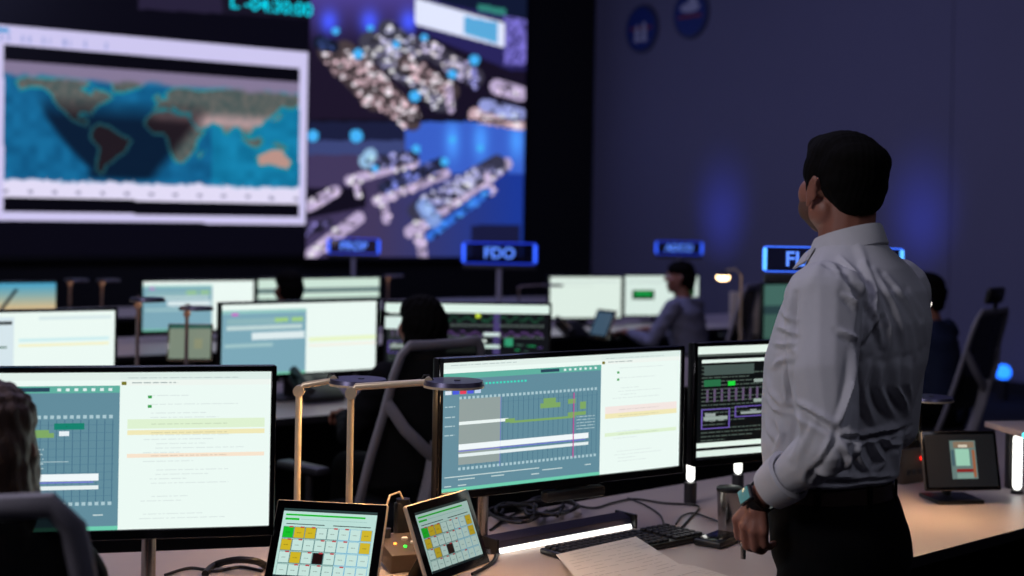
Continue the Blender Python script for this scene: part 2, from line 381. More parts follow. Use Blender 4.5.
sm.prism([uv(UR + .012, seam_v - .02), uv(UR + .19, seam_v - .02), uv(UR + .19, seam_v + .02), uv(UR + .012, seam_v + .02)], 0, HW)
struct(sm, 'wall_right', M['wallblue'])
struct(slab(UL - .2, UL, VB - .2, VF, 0, HW), 'wall_left', M['wallblack'])
struct(slab(UL, UR, VB - .2, VB, 0, HW), 'wall_back', M['wallblack'])
struct(slab(UL, UR, VF - .02, VF, 0, .12), 'baseboard_front', M['edge'])
struct(slab(UR - .02, UR, VB, VF - .02, 0, .12), 'baseboard_right', M['edge'])
# ------------------------------------------------------------------ the video wall
def noise2(n, m, seed):
    g = np.random.default_rng(seed).random((n, m)); return g
def smooth_noise(x, y, seed, k):
    g = np.random.default_rng(seed).random((64, 64)); xi = (x * k) % 63; yi = (y * k) % 63
    x0 = np.floor(xi).astype(int); y0 = np.floor(yi).astype(int); fx = xi - x0; fy = yi - y0
    fx = fx * fx * (3 - 2 * fx); fy = fy * fy * (3 - 2 * fy)
    a = g[y0, x0] * (1 - fx) + g[y0, x0 + 1] * fx; b = g[y0 + 1, x0] * (1 - fx) + g[y0 + 1, x0 + 1] * fx
    return a * (1 - fy) + b * fy
def inpoly(x, y, P):
    r = np.zeros(x.shape, bool); n = len(P); j = n - 1
    for i in range(n):
        xi, yi = P[i]; xj, yj = P[j]
        with np.errstate(divide='ignore', invalid='ignore'):
            c = ((yi > y) != (yj > y)) & (x < (xj - xi) * (y - yi) / (yj - yi + 1e-12) + xi)
        r ^= c; j = i
    return r
LAND = [
 [(-168,66),(-156,71),(-128,70),(-110,73),(-92,72),(-82,68),(-95,60),(-80,52),(-78,60),(-65,58),(-56,52),(-65,45),(-74,40),(-76,35),(-81,31),(-80,25),(-84,30),(-94,29),(-97,22),(-91,18),(-87,21),(-88,15),(-83,10),(-79,8),(-85,11),(-95,15),(-105,20),(-112,29),(-118,34),(-124,42),(-126,50),(-136,59),(-150,60),(-165,55)],
 [(-78,8),(-72,12),(-60,9),(-50,1),(-44,-3),(-35,-7),(-39,-15),(-42,-23),(-49,-28),(-57,-37),(-65,-43),(-68,-54),(-74,-50),(-73,-38),(-70,-20),(-77,-12),(-81,-5)],
 [(-55,60),(-44,60),(-22,70),(-18,80),(-40,83),(-65,80),(-55,70)],
 [(-17,15),(-16,24),(-8,33),(10,37),(20,32),(32,31),(37,20),(43,11),(51,11),(42,-3),(40,-15),(33,-26),(27,-34),(18,-34),(12,-18),(9,-2),(5,5),(-8,5)],
 [(-9,37),(-2,44),(-4,48),(8,54),(10,58),(6,60),(14,68),(28,71),(45,67),(70,72),(100,77),(140,73),(180,69),(165,60),(155,52),(142,54),(135,44),(127,36),(121,30),(118,24),(108,20),(106,11),(100,14),(100,3),(95,17),(88,22),(80,13),(77,8),(72,20),(60,25),(57,20),(45,13),(36,28),(36,36),(27,37),(22,38),(14,45),(14,38),(3,42)],
 [(114,-22),(122,-17),(130,-12),(137,-12),(142,-11),(146,-19),(153,-28),(149,-38),(138,-35),(129,-32),(116,-35)],
 [(95,5),(105,-6),(115,-8),(119,0),(117,6),(109,2),(103,2)], [(131,-1),(141,-3),(150,-10),(140,-8)],
 [(-6,50),(1,51),(-2,58),(-6,57)], [(130,31),(137,34),(141,38),(142,45),(137,36)], [(44,-25),(50,-16),(47,-25)], [(167,-46),(178,-38),(172,-44)]]
def map_color(px, py):
    n = px.shape; col = np.zeros(n + (3,)); col[:] = (6, 5, 14)
    top = 25 + .0877 * px; bot = 220 + .0154 * px; t = (py - top) / (bot - top); s = px / 308.0
    win = (t > 0) & (t < 1) & (s < 1.002)
    col[win] = (206, 200, 240)
    tb = win & (t > .045) & (t < .085) & (s < .4) & (np.sin(px * .9) > .3) & (np.sin(px * .31) > 0); col[tb] = (150, 160, 215)
    tt = win & (t > .01) & (t < .035) & (s < .03); col[tt] = (60, 150, 210)
    inn = win & (s > .012) & (s < .972) & (t > .1) & (t < .957); col[inn] = (5, 4, 10)
    ma = inn & (t > .18) & (t < .882)
    lon = -188 + 361 * s; lat = 90 - (t - .185) / (.88 - .185) * 180
    nz = smooth_noise(px, py, 3, .12); nz2 = smooth_noise(px, py, 4, .3)
    oc = np.stack([12 + 10 * nz, 84 + 26 * nz + 24 * (lon > 60), 128 + 30 * nz + 20 * (lon > 60)], -1)
    land = np.zeros(n, bool)
    for P in LAND: land |= inpoly(lon, lat, P)
    near = np.zeros(n, bool)
    for dx, dy in ((3, 0), (-3, 0), (0, 3.5), (0, -3.5)):
        for P in LAND: near |= inpoly(lon + dx, lat + dy, P)
    oc[near & ~land] = (30, 140, 150)
    desert = np.clip(1 - np.abs(lat - 26) / 16, 0, 1) * np.clip((lon + 20) / 20, 0, 1)
    ld = np.stack([66 + 100 * desert + 40 * nz2, 84 + 62 * desert + 20 * nz2, 84 + 66 * desert + 16 * nz2], -1)
    aus = (lon > 110) & (lat < -10); ld[aus] = (186, 146, 136)
    c = np.where(land[..., None], ld, oc)
    # the night side shown on the map
    lb = -150 + np.clip((52 - lat) / 100, 0, 1.0) ** 1.5 * 62; rb = 62 - np.clip((38 - lat) / 95, 0, 1.1) * 62
    nt = np.clip((lon - lb) / 10, 0, 1) * np.clip((rb - lon) / 16, 0, 1) * np.clip((52 - lat) / 34, 0, 1) * np.clip((lat + 66) / 9, 0, 1)
    nt = nt * .95
    night = np.where(land[..., None], np.array([28, 20, 26.]), np.array([6, 24, 46.]))
    edge = near & ~land; night[edge] = (30, 74, 84)
    c = c * (1 - nt[..., None]) + night * nt[..., None]
    arc = np.clip((lat - 66 - 6 * nz) / 8, 0, 1)[..., None]; c = c * (1 - arc) + np.array([132, 120, 150.]) * arc
    ant = np.clip((-66 + 5 * nz2 - 4 * nz - lat) / 3, 0, 1)[..., None]; c = c * (1 - ant) + np.array([226, 220, 246.]) * ant
    tick = (lat < -80) & (lat > -84) & (np.sin(px * .26) > .8); c[tick] = (120, 116, 150)
    col[ma] = c[ma]
    clock = (py < 15 + (px - 225) * .06 - 1) & (px > 138); col[clock] = (38, 32, 56)
    clock2 = clock & (px > 222); col[clock2] = (22, 18, 34)
    return col
def cctv_color(px, py):
    x = (px - 300) * 2.133; y = py * 2.133
    n = px.shape; c = np.zeros(n + (3,)); c[:] = (22, 16, 34)
    nz = smooth_noise(px, py, 8, .35); nf = smooth_noise(px, py, 9, .9)
    top = y < 255
    g = np.clip((110 - y) / 110, 0, 1)[..., None]
    q1 = top & (x < 246)
    c[q1] = (np.array([28, 20, 40.]) * (1 - g) + np.array([74, 62, 140.]) * g)[q1]
    for bx in (62, 148, 232):
        b = np.exp(-((x - bx) / 20) ** 2 - ((y - 48) / 26) ** 2)[..., None] * np.array([20, 50, 170.]); c = np.where(q1[..., None], c + b, c)
    lo = ~top
    fl = np.clip((x - 160) / 300, 0, 1)[..., None]
    c[lo] = (np.array([66, 56, 92.]) * (1 - fl) + np.array([28, 56, 150.]) * fl)[lo]
    w2 = lo & (x > 225) & (y < 400 - (480 - x) * .15) & (y < 370); c[w2] = (58, 96, 200)
    for bx in (325, 385, 462):
        b = np.exp(-((x - bx) / 16) ** 2 - ((y - 300) / 40) ** 2)[..., None] * np.array([20, 60, 60.]); c = np.where(w2[..., None], c + b, c)
    w3 = lo & (x < 222) & (y < 330); c[w3] = (26, 30, 60)
    w4 = w3 & (y > 300) & (y < 345); c[w4] = (60, 70, 120)
    dk = lo & (x < 140) & (y > 400) & (y < 470 - x * .2); c[dk] = (16, 12, 26)
    def stroke(x0, y0, x1, y1, w, colr, sp=0.5, thr=.35):
        dx, dy = x1 - x0, y1 - y0; L2 = dx * dx + dy * dy
        tt = np.clip(((x - x0) * dx + (y - y0) * dy) / L2, 0, 1)
        d = np.hypot(x - x0 - tt * dx, y - y0 - tt * dy)
        m = d < w
        c[m] = np.array(colr) * (.32 if thr > .3 else .88)
        rg = np.random.default_rng(int(x0 * 7 + y1 * 3 + w)); L = math.sqrt(L2); px_, py_ = -dy / L, dx / L
        for q in range(int(L * w / (34 if thr > .3 else 60)) + 3):
            t0 = rg.random(); o_ = (rg.random() * 2 - 1) * w * .95; bx_ = x0 + dx * t0 + px_ * o_; by_ = y0 + dy * t0 + py_ * o_
            ra, rb = rg.uniform(2.2, 7), rg.uniform(2, 5); f_ = rg.choice([.12, .5, .85, 1.1, 1.25], p=[.27, .14, .2, .2, .19])
            mm = ((x - bx_) / ra) ** 2 + ((y - by_) / rb) ** 2 < 1
            c[mm] = np.minimum(255, np.array(colr) * f_ + (8 if f_ > 1 else 0))
    W_ = (216, 196, 238)
    WP = (226, 190, 200)
    # far right upper feed: the big screens seen by the camera
    m = (y < 25 + (x - 246) * .42 + 40) & (x > 246) & (y < 150); c[m] = (40, 36, 90)
    m = (x > 246) & (x < 436) & (y > -4 + (x - 246) * .28) & (y < 52 + (x - 246) * .26); c[m] = (226, 232, 255)
    m = (x > 350) & (x < 422) & (y > 34 + (x - 350) * .2) & (y < 72 + (x - 350) * .3); c[m] = (90, 170, 220)
    m = (x > 436) & (y < 138) & (nf > .45); c[m] = (130, 120, 220)
    m = (x > 300) & (y < 22 + (x - 380) * .2); c[m] = (16, 24, 50)
    m = (x > 380) & (x < 440) & (y > 8 + (x - 380) * .2) & (y < 22 + (x - 380) * .2); c[m] = (50, 130, 120)
    stroke(60, 110, 160, 215, 22, WP, thr=.42); stroke(95, 110, 235, 250, 24, WP, thr=.42); stroke(150, 200, 240, 262, 18, WP, thr=.4)
    stroke(150, 90, 300, 215, 24, (200, 196, 244), thr=.45); stroke(185, 62, 250, 110, 20, (190, 190, 240), thr=.45); stroke(260, 95, 372, 165, 20, (200, 190, 240), thr=.42)
    stroke(225, 135, 320, 195, 20, WP, thr=.43); stroke(318, 190, 322, 235, 7, W_, thr=.2); stroke(370, 150, 374, 185, 6, (150, 150, 230), thr=.2)
    stroke(420, 185, 470, 200, 16, W_, thr=.3); stroke(375, 245, 470, 262, 16, WP, thr=.25); stroke(395, 225, 470, 245, 14, (170, 180, 250), thr=.3)
    stroke(40, 90, 70, 100, 14, (60, 80, 140), thr=.45)
    stroke(105, 385, 245, 345, 10, W_, thr=.2); stroke(150, 350, 240, 335, 14, (150, 150, 220), thr=.5); stroke(118, 385, 124, 418, 6, W_, thr=.1)
    stroke(165, 428, 310, 370, 11, W_, thr=.15); stroke(180, 400, 300, 350, 14, (110, 120, 200), thr=.55); stroke(178, 430, 184, 470, 8, W_, thr=.1)
    stroke(235, 495, 440, 350, 13, W_, thr=.15); stroke(250, 450, 420, 350, 20, (170, 170, 240), thr=.5); stroke(255, 500, 262, 546, 10, W_, thr=.1); stroke(400, 375, 408, 410, 8, W_, thr=.1)
    stroke(20, 545, 125, 465, 13, W_, thr=.15); stroke(20, 440, 75, 408, 12, W_, thr=.25); stroke(0, 500, 60, 475, 10, (130, 120, 190), thr=.4)
    stroke(140, 345, 150, 330, 14, (170, 215, 255), thr=.1); stroke(265, 440, 285, 470, 16, (150, 180, 250), thr=.2); stroke(345, 400, 360, 390, 14, (210, 210, 255), thr=.2)
    stroke(275, 505, 400, 410, 8, (60, 130, 250), thr=.2)
    for (a, b, r) in ((124, 115, 11), (245, 205, 12), (325, 158, 10), (372, 128, 11), (265, 80, 8), (76, 66, 8), (248, 318, 9), (308, 345, 9), (150, 60, 7), (205, 95, 8), (325, 298, 7), (385, 316, 7), (28, 290, 12), (120, 290, 14), (160, 360, 8)):
        m = np.hypot(x - a, y - b) < r; c[m] = (70, 180, 250)
    m = (x > 365) & (y > 480) & (x < 470); c[m] = (24, 26, 60)
    m = (np.abs(y - 257) < 3) & (x < 480); c[m] = (14, 12, 24)
    return c
def raster_display(u0, u1, z0, z1, nu, nz_, fn, parent, v, gain, name='display'):
    uu = np.linspace(u0, u1, nu); zz = np.linspace(z0, z1, nz_); A, B = np.meshgrid(uu, zz)
    P = np.stack([A * U.x + v * V.x, A * U.y + v * V.y, B], -1).reshape(-1, 3)
    cu = (uu[:-1] + uu[1:]) / 2; cz = (zz[:-1] + zz[1:]) / 2; a, b = np.meshgrid(cu, cz)
    Q = np.stack([a * U.x + v * V.x, a * U.y + v * V.y, b], -1).reshape(-1, 3)
    px, py = proj_np(Q); col = fn(px.reshape(a.shape), py.reshape(a.shape)).reshape(-1, 3)
    col = np.clip(col, 0, 255) / 255; col = np.where(col <= .04045, col / 12.92, ((col + .055) / 1.055) ** 2.4) * gain
    i, j = np.meshgrid(np.arange(nu - 1), np.arange(nz_ - 1)); k = (j * nu + i).ravel()
    faces = np.stack([k, k + 1, k + nu + 1, k + nu], -1)
    me = bpy.data.meshes.new(name); me.from_pydata(P.tolist(), [], faces.tolist())
    at_ = me.color_attributes.new('Col', 'FLOAT_COLOR', 'CORNER')
    at_.data.foreach_set('color', np.repeat(np.concatenate([col, np.ones((len(col), 1))], 1).astype(np.float32), 4, axis=0).ravel())
    me.materials.append(M['screen']); o = bpy.data.objects.new(name, me); C.objects.link(o); o.parent = parent
    return o
def ucoord(px, py, v): p = onv(px, v, py); return p.dot(U), p.z
vs_ = VF - .12
uL, _ = ucoord(-6, 120, vs_); uM, zt = ucoord(309.5, 0, vs_); _, zb1 = ucoord(309, 250, vs_); _, zb2 = ucoord(415, 257, vs_); uR, _ = ucoord(524.5, 130, vs_)
t = thing('video_screen', 'large wall screen showing a world map in a white window', 'screen')
slabp = lambda u0, u1, z0, z1, d: MB().prism([uv(u0, vs_ + .004), uv(u1, vs_ + .004), uv(u1, vs_ + d), uv(u0, vs_ + d)], z0, z1)
slabp(uL - 0.1, uM, zb1 - .1, 4.95, .115).build('housing', M['black'], t, smooth=False)
raster_display(uL, uM - .005, zb1 - .05, 4.9, 300, 260, map_color, t, vs_, 1.0)
mt = text_mesh('L -04:30:00', .2)
p = onv(272, vs_ - .01, 6.5); mt.xf(Matrix.Translation(p) @ Matrix.Rotation(TH, 4, 'Z') @ Matrix.Scale(1.12, 4, Vector((1, 0, 0)))); mt.build('countdown_digits', M['cyan_led'], t, smooth=False)
t = thing('video_screen', 'wall screen showing security camera views of console rooms', 'screen')
slabp(uM + .003, uR + .02, zb2 - .05, 4.95, .115).build('housing', M['black'], t, smooth=False)
raster_display(uM + .01, uR, zb2, 4.9, 230, 280, cctv_color, t, vs_, 1.0)
# round wall emblems
def emblem(px, py, r, label, k):
    rr = ray(px, py); d = UR / (U.x * rr.x + U.y); p = Vector((rr.x * d, d, CAMH + rr.z * d))
    t = thing('wall_emblem', label, 'emblem', p, TH - PI / 2, 'round wall emblems')
    MB().cyl((0, 0, 0), (0, -.03, 0), r, r * .97, 48).build('rim', M['emblem_rim'], t)
    MB().cyl((0, -.03, 0), (0, -.036, 0), r * .86, seg=48).build('disc', M['emblem_blue'], t)
    m = MB()
    if k:
        m.ell((-.0, -.037, r * .25), (r * .55, .006, r * .2)); m.ell((.05, -.037, r * .5), (r * .25, .006, r * .15))
    else:
        m.ell((-r * .22, -.037, r * -.2), (r * .14, .006, r * .38)); m.ell((r * .2, -.037, r * -.15), (r * .14, .006, r * .42)); m.box((0, -.037, -r * .45), (r * .8, .006, r * .1))
    m.build('white_figure', M['emblem_white'], t)
    m = MB(); m.box((0, -.038, -r * (.1 if k else -.02)), (r * 1.3, .005, r * .12)); m.build('red_band', M['emblem_red'], t)
emblem(643, 29, .31, 'round blue wall emblem, lower one nearer the dark corner', 0)
emblem(692, 14, .31, 'round blue wall emblem with white figure, higher one away from the corner', 1)
# ------------------------------------------------------------------ desks
def deskrow(name_label, poly, zt=.74, panels=(), m=M['desk'], group='console desks'):
    t = thing('console_desk', name_label, 'desk', (0, 0, 0))
    mb = MB(); mb.prism(poly, zt - .03, zt); do = mb.build('desktop', m, t, smooth=False); do.data.materials.append(M['edge'])
    for pf in do.data.polygons: pf.material_index = 0 if pf.normal.z > .5 else 1
    for a, b in panels:
        a, b = Vector(a), Vector(b); d = (b - a); n = Vector((-d.y, d.x, 0)).normalized() * .02
        MB().prism([a - n, b - n, b + n, a + n], 0.0, zt - .031).build('support_panel', M['panel'], t, smooth=False)
    return t
f1 = onz(1024, 528); f0 = onz(895, 562); dr = (f1 - f0).normalized()
FA = f1 + dr * 2.2; FB = f0 - dr * 1.0; FC = FB + Vector((-math.cos(math.radians(14)), -math.sin(math.radians(14)), 0)) * 2.4
g0 = onz(740, 474); GA = g0 + dr * 2.6; GB = g0 - dr * 1.75; GC = GB + Vector((-math.cos(math.radians(14)), -math.sin(math.radians(14)), 0)) * 2.4
poly = [(FA.x, FA.y), (GA.x, GA.y), (GB.x, GB.y), (GC.x, GC.y), (FC.x, FC.y), (FB.x, FB.y)]
inw = Vector((-dr.y, dr.x, 0)) * .12
deskrow('long bent white console desk in the foreground behind the standing man', poly, panels=[(GA - inw, GB - inw), (GB - inw, GC - inw), (FA + dr * -.3 + inw, GA + dr * -.3 - inw * 2), (FC + Vector((.3, .1, 0)), GC + Vector((.3, -.1, 0)))])
def row(v0, v1, u0, u1, label):
    P = [uv(u0, v0), uv(u1, v0), uv(u1, v1), uv(u0, v1)]
    deskrow(label, [(p.x, p.y) for p in P], m=M['deskfar'], panels=[(uv(u0 + .1, (v0 + v1) / 2 + .1), uv(u1 - .1, (v0 + v1) / 2 + .1)), (uv(u0 + .05, v0 + .1), uv(u0 + .05, v1 - .1)), (uv(u1 - .05, v0 + .1), uv(u1 - .05, v1 - .1))])
row(5.55, 6.7, .6, 7.5, 'second white console desk, right behind the foreground desk')
row(8.3, 9.5, 1.2, 10.2, 'third white console desk, holding the two monitors left of the seated grey shirt man')
row(11.2, 12.3, 2.5, 10.2, 'farthest console desk in the dark before the wall screens')
# ------------------------------------------------------------------ front monitors
GRN = (214, 242, 196); YEL = (240, 228, 160); PNK = (244, 226, 218); PEA = (250, 222, 190)
dlm = 3.12; a_ = math.radians(12)
Rr = at(277, 366, dlm); Ll = Rr - Vector((math.cos(a_), math.sin(a_), 0)) * .86
monitor('large lit monitor at the left edge, with timeline and white notes page', Ll, Rr, at(277, 366, dlm).z, .372,
        lambda s: timeline(s, .617, 1, [(.3, .36, GRN), (.37, .4, YEL), (.52, .545, PEA)], 1), pole_x=.16)
L = at(440, 360, 3.63); R = at(685, 345, 4.10)
monitor('large lit monitor in the middle foreground, with a slate blue timeline', L, R, at(562, 352, 3.86).z, .366,
        lambda s: timeline(s, .64, 2, [(.44, .5, PNK), (.5, .54, YEL), (.66, .69, GRN)]), pole_x=-.21, bar=True)
L = at(695, 343, 4.19); R = at(923, 337, 4.62)
monitor('foreground monitor beside the standing man, with black telemetry windows', L, R, at(697, 343, 4.19).z, .366,
        lambda s: dark_app(s, 3), bg=(10, 13, 14), pole_x=.1)
# second row
def rowmon(label, px0, px1, py, v, ang, h, draw, bg=WH, w=None, gain=1.0, bez=.012, stand='block', group=None):
    Lp = onv(px0, v, py); k = Lp.y
    if w is None:
        r1 = ray(px1, py); ca, sa = math.cos(ang), math.sin(ang)
        # solve Lp + w*(ca,sa) on ray r1
        w = (Lp.x - r1.x * Lp.y) / (r1.x * sa - ca)
    R_ = Lp + Vector((math.cos(ang), math.sin(ang), 0)) * w
    return monitor(label, Lp, R_, Lp.z, h, draw, bg=bg, gain=gain, stand=stand, bez=bez, group=group)
def simple_tl(split, rows):
    def f(s):
        rnd = random.Random(split * 100)
        s.rect(0, .08, split, 1, (124, 168, 184)); s.rect(0, .08, split, .13, (150, 200, 196), 2)
        s.rect(.03, .2, split * .7, .28, (140, 180, 186), 2); s.rect(.03, .3, split * .95, .36, (190, 214, 214), 2); s.rect(split * .35, .4, split * .98, .5, (222, 236, 238), 3)
        s.rect(.06, .12, .1, .16, (200, 100, 200), 4)
        s.rect(split * .62, .2, split * .78, .26, (160, 206, 130), 3); s.rect(split * .82, .2, split * .96, .26, (160, 206, 130), 3)
        s.rect(.02, .55, split * .6, .6, (160, 196, 200), 2)
        for a, b, c in rows: s.rect(split + .02, a, 1, b, c, 2)
        s.rect(0, .97, split, 1, (120, 200, 170), 3)
    return f
rowmon('lit white monitor cut by the left edge, above the foreground monitor', -86, 118, 311.5, 6.05, math.radians(30), .37,
       lambda s: (s.rect(0, .06, .475, 1, (214, 230, 236)), s.rect(.3, .11, .465, .15, (20, 30, 30), 2), s.rect(.5, .33, .97, .37, (206, 238, 240), 2), s.rect(.5, .4, .97, .43, (244, 240, 196), 2), s.rect(.3, .42, .44, .44, (20, 90, 60), 2), s.rect(.6, .06, .98, .1, (214, 232, 232), 2)))
rowmon('second row monitor left of the woman, half slate timeline, half white page', 220, 379, 302.5, 6.05, math.radians(36), .366, simple_tl(.53, [(.5, .56, (232, 246, 200)), (.6, .63, (246, 240, 226))]))
rowmon('second row monitor with black telemetry panes behind the dark haired woman', 383, 552, 300.5, 6.05, math.radians(2), .366,
       lambda s: (dark_app(s, 9, False), s.rect(0, 0, 1, .13, (222, 244, 234), 4), s.rect(0, .2, .17, .38, (216, 236, 230), 4), s.rect(.55, .14, .58, .2, (200, 220, 60), 5), s.rect(.6, .42, .7, .47, (210, 230, 225), 4), s.rect(.6, .6, .7, .65, (200, 225, 215), 4), s.rect(.73, .5, .78, .62, (50, 150, 110), 4), s.rect(.66, .13, .7, .75, (70, 60, 110), 3)), bg=(14, 16, 20))
rowmon('dim green monitor partly hidden behind the standing man, below the blue sign', 763, 930, 283, 6.15, math.radians(30), .40,
       lambda s: (s.rect(0, 0, 1, .35, (66, 104, 96)), s.rect(0, .35, 1, .5, (40, 62, 66), 2), s.rect(0, .5, .6, .9, (60, 92, 84), 2), s.rect(.2, .1, .5, .16, (110, 150, 130), 3)), bg=(34, 60, 56))
# third row
rowmon('distant monitor behind the two thin lamps, with slate timeline and white side', 141.5, 255.5, 280, 9.05, math.radians(30), .362, simple_tl(.62, [(.4, .5, (236, 246, 240))]))
rowmon('distant monitor behind the small dark haired head, mostly grey bands', 256.8, 381, 278, 9.05, math.radians(36), .362,
       lambda s: (s.rect(0, .2, 1, .3, (84, 110, 112)), s.rect(0, .42, 1, .52, (60, 84, 80), 2), s.rect(.6, .5, .85, .6, (90, 170, 90), 3)), bg=(206, 230, 216))
rowmon('distant white monitor just left of the one with green plots', 549, 623, 275.5, 9.0, math.radians(18), .36, lambda s: (s.rect(.03, .1, .95, .13, (200, 216, 210)), s.rect(.1, .2, .6, .22, (206, 220, 212), 2)), bg=(222, 238, 228))
rowmon('distant white monitor with two small green plots, by the grey shirt man', 624, 700, 274.5, 9.0, math.radians(18), .36,
       lambda s: (s.rect(.1, .36, .4, .6, (10, 60, 30)), s.rect(.14, .4, .36, .5, (20, 160, 70), 2), s.rect(.66, .3, .95, .52, (10, 60, 30)), s.rect(.7, .34, .9, .42, (20, 140, 60), 2), s.rect(.05, .14, .6, .17, (190, 206, 200), 2)), bg=(216, 234, 226))
def sunset(s):
    for i in range(24):
        f = min(1, i / 14); s.rect(0, i / 24, 1, (i + 1) / 24, tuple((1 - f) * a + f * b for a, b in zip((74, 160, 196), (236, 190, 130))))
    for i in range(30):
        f = i / 30; x = .62 - f * .3; s.rect(x, .12 + f * .9, x + .035, .155 + f * .9, (20, 30, 40), 3)
    for i in range(14): s.rect(.1 + i * .012, .5 + i * .036, .16 + i * .012, .54 + i * .036, (30, 30, 40), 3)
rowmon('distant screen at the left edge showing a blue and orange sunset sky', -58, 58, 282, 9.05, math.radians(30), .34, sunset)
# ------------------------------------------------------------------ console signs
def sign(px0, px1, py0, py1, d, txt, label, ang=0.0, bright='blue_led', post=True, tsize=.72, tx=0.0):
    a = at(px0, py0, d); b = at(px1, py0, d); w = (b - a).length; c0 = at((px0 + px1) / 2, py1, d); h = at(px0, py0, d).z - at(px0, py1, d).z
    t = thing('console_sign', label, 'sign', (c0.x, c0.y, .74), ang, 'blue lit console signs'); z0 = c0.z - .74
    MB().box((0, 0, z0 + h / 2), (w * .97, .012, h * .9)).build('sign_panel', M['acrylic'], t, smooth=False)
    r = h * .028; f = MB()
    x, z, k = w / 2 - r, h / 2 - r, h * .12
    P = []
    for sx, sz, a0 in ((1, 1, 0), (-1, 1, 90), (-1, -1, 180), (1, -1, 270)):
        for q in range(4):
            an = math.radians(a0 + q * 30); P.append((sx * (x - k) + math.cos(an) * k, 0, z0 + h / 2 + sz * (z - k) + math.sin(an) * k))
    f.tube(P, r, 8, closed=True); f.build('light_frame', M[bright], t)
    for sx in (-1, 1): MB().box((sx * (w / 2 - h * .1), 0, z0 + h / 2), (h * .15, .02, h * .86), bev=h * .05).build('light_end', M[bright + '_end'], t)
    tm = text_mesh(txt, h * tsize, .003); tm.xf(Matrix.Translation((tx * w, -.012, z0 + h * .49))); tm.build('lettering', M['letters'], t, smooth=False)
    MB().box((0, 0, z0 - .022), (w * .97, .04, .035), bev=.006).build('holder', M['dark'], t)
    if post:
        MB().cyl((0, 0, .0), (0, 0, z0 - .03), .02).build('post', M['frame'], t)
        MB().cyl((0, 0, 0), (0, 0, .012), .08).build('base', M['dark'], t)
    return t
sign(461.5, 537, 242.5, 264, 11.0, 'FDO', 'blue lit sign reading FDO on a grey post', 0.0)
sign(327, 380, 238.5, 254, 13.3, 'PROP', 'blurred blue sign reading PROP below the wall screen', 0.0)
sign(655, 703, 241.5, 254.5, 15.0, 'ADCO', 'small far blue lit sign against the painted wall', 0.0)
sign(762, 904, 247, 273, 5.3, 'FLIGHT DIR', 'bright blue sign half hidden behind the standing man', 0.0, 'blue_bright', tsize=.8, tx=.035)
# ------------------------------------------------------------------ desk lamps
def make_lamp(off=.222, lit='warm', pm='gold'):
    t = thing('desk_lamp', '', 'lamp', group='slim desk lamps with flat round heads')
    MB().cyl((0, 0, 0), (0, 0, .012), .07, .066, 36).build('base', M[pm], t)
    m = MB(); m.tube([(0, 0, .01), (0, 0, .2), (0, 0, .415)], .0085, 12); m.cyl((0, -.012, .42), (0, .012, .42), .014, seg=16); m.build('pole', M[pm], t)
    e = max(.005, off - .062); a = MB(); a.tube([(0, 0, .42), (min(.012, e * .5), 0, .434), (e, 0, .447)], .0, 10, rs=[.008, .008, .0075]); a.cyl((e, -.01, .449), (e, .01, .449), .010, seg=14); a.build('arm', M[pm], t)
    MB().cyl((off, 0, .4425), (off, 0, .452), .074, .071, 48).build('lamp_head', M['lamphead'], t)
    MB().cyl((off + .008, 0, .452), (off + .008, 0, .4535), .008, seg=16).build('switch', M['black'], t)
    MB().loft([[Vector((off + q * math.cos(2 * PI * k / 48), q * math.sin(2 * PI * k / 48), z)) for k in range(48)] for q, z in ((.0745, .4425), (.0745, .4372), (.069, .4372), (.069, .4425))], closed=True).build('rim', M[pm], t)
    MB().cyl((off, 0, .4405), (off, 0, .4424), .066, seg=48).build('light_panel', M[lit], t)
    c = MB(); c.tube([(e - .02, 0, .444), (e - .012, 0, .462), (e + .002, 0, .462), (e + .012, 0, .452)], .0018, 8); c.build('cord_loop', M['cable'], t)
    return t
def lamp_at(px, py_top, d, ang, label, o):
    p = at(px, py_top, d); place(o, (p.x, p.y, .74), ang, label); o.scale = (1, 1, (p.z - .74) / .42); return o
lamp_at(299, 391, 3.62, 0.0, 'gold stemmed desk lamp nearest the left monitor, with the shorter arm and round head', make_lamp(.15))
lampA = lamp_at(351, 393, 3.46, 0.0, 'gold stemmed desk lamp with the long arm whose round head overlaps the middle monitor', make_lamp(.25))
lamp0 = make_lamp(.04, 'warmfar', 'dull')
lamp_at(138, 306, 6.1, 0.0, 'thin desk lamp right of the left edge monitor', lamp0)
lamp_at(187, 314, 6.2, 0.0, 'thin desk lamp standing in front of the small dim tilted tablet', copy_tree(lamp0))
lamp_at(70, 284, 8.9, 0.0, 'left one of two small distant desk lamps near the sunset screen', copy_tree(lamp0))
lamp_at(102, 284, 9.1, 0.0, 'right one of two small distant desk lamps near the sunset screen', copy_tree(lamp0))
lamp_at(388, 279, 10.6, 0.0, 'distant lamp peeking above the monitors, right of the grey banded one', copy_tree(lamp0))
lamp_at(519, 288, 10.2, math.radians(10), 'distant grey desk lamp with a long arm, left of the far white monitors', make_lamp(.25, 'warmfar', 'dull'))
lamp_at(845, 400, 4.42, math.radians(-20), 'desk lamp almost wholly hidden behind the standing man', copy_tree(lampA))
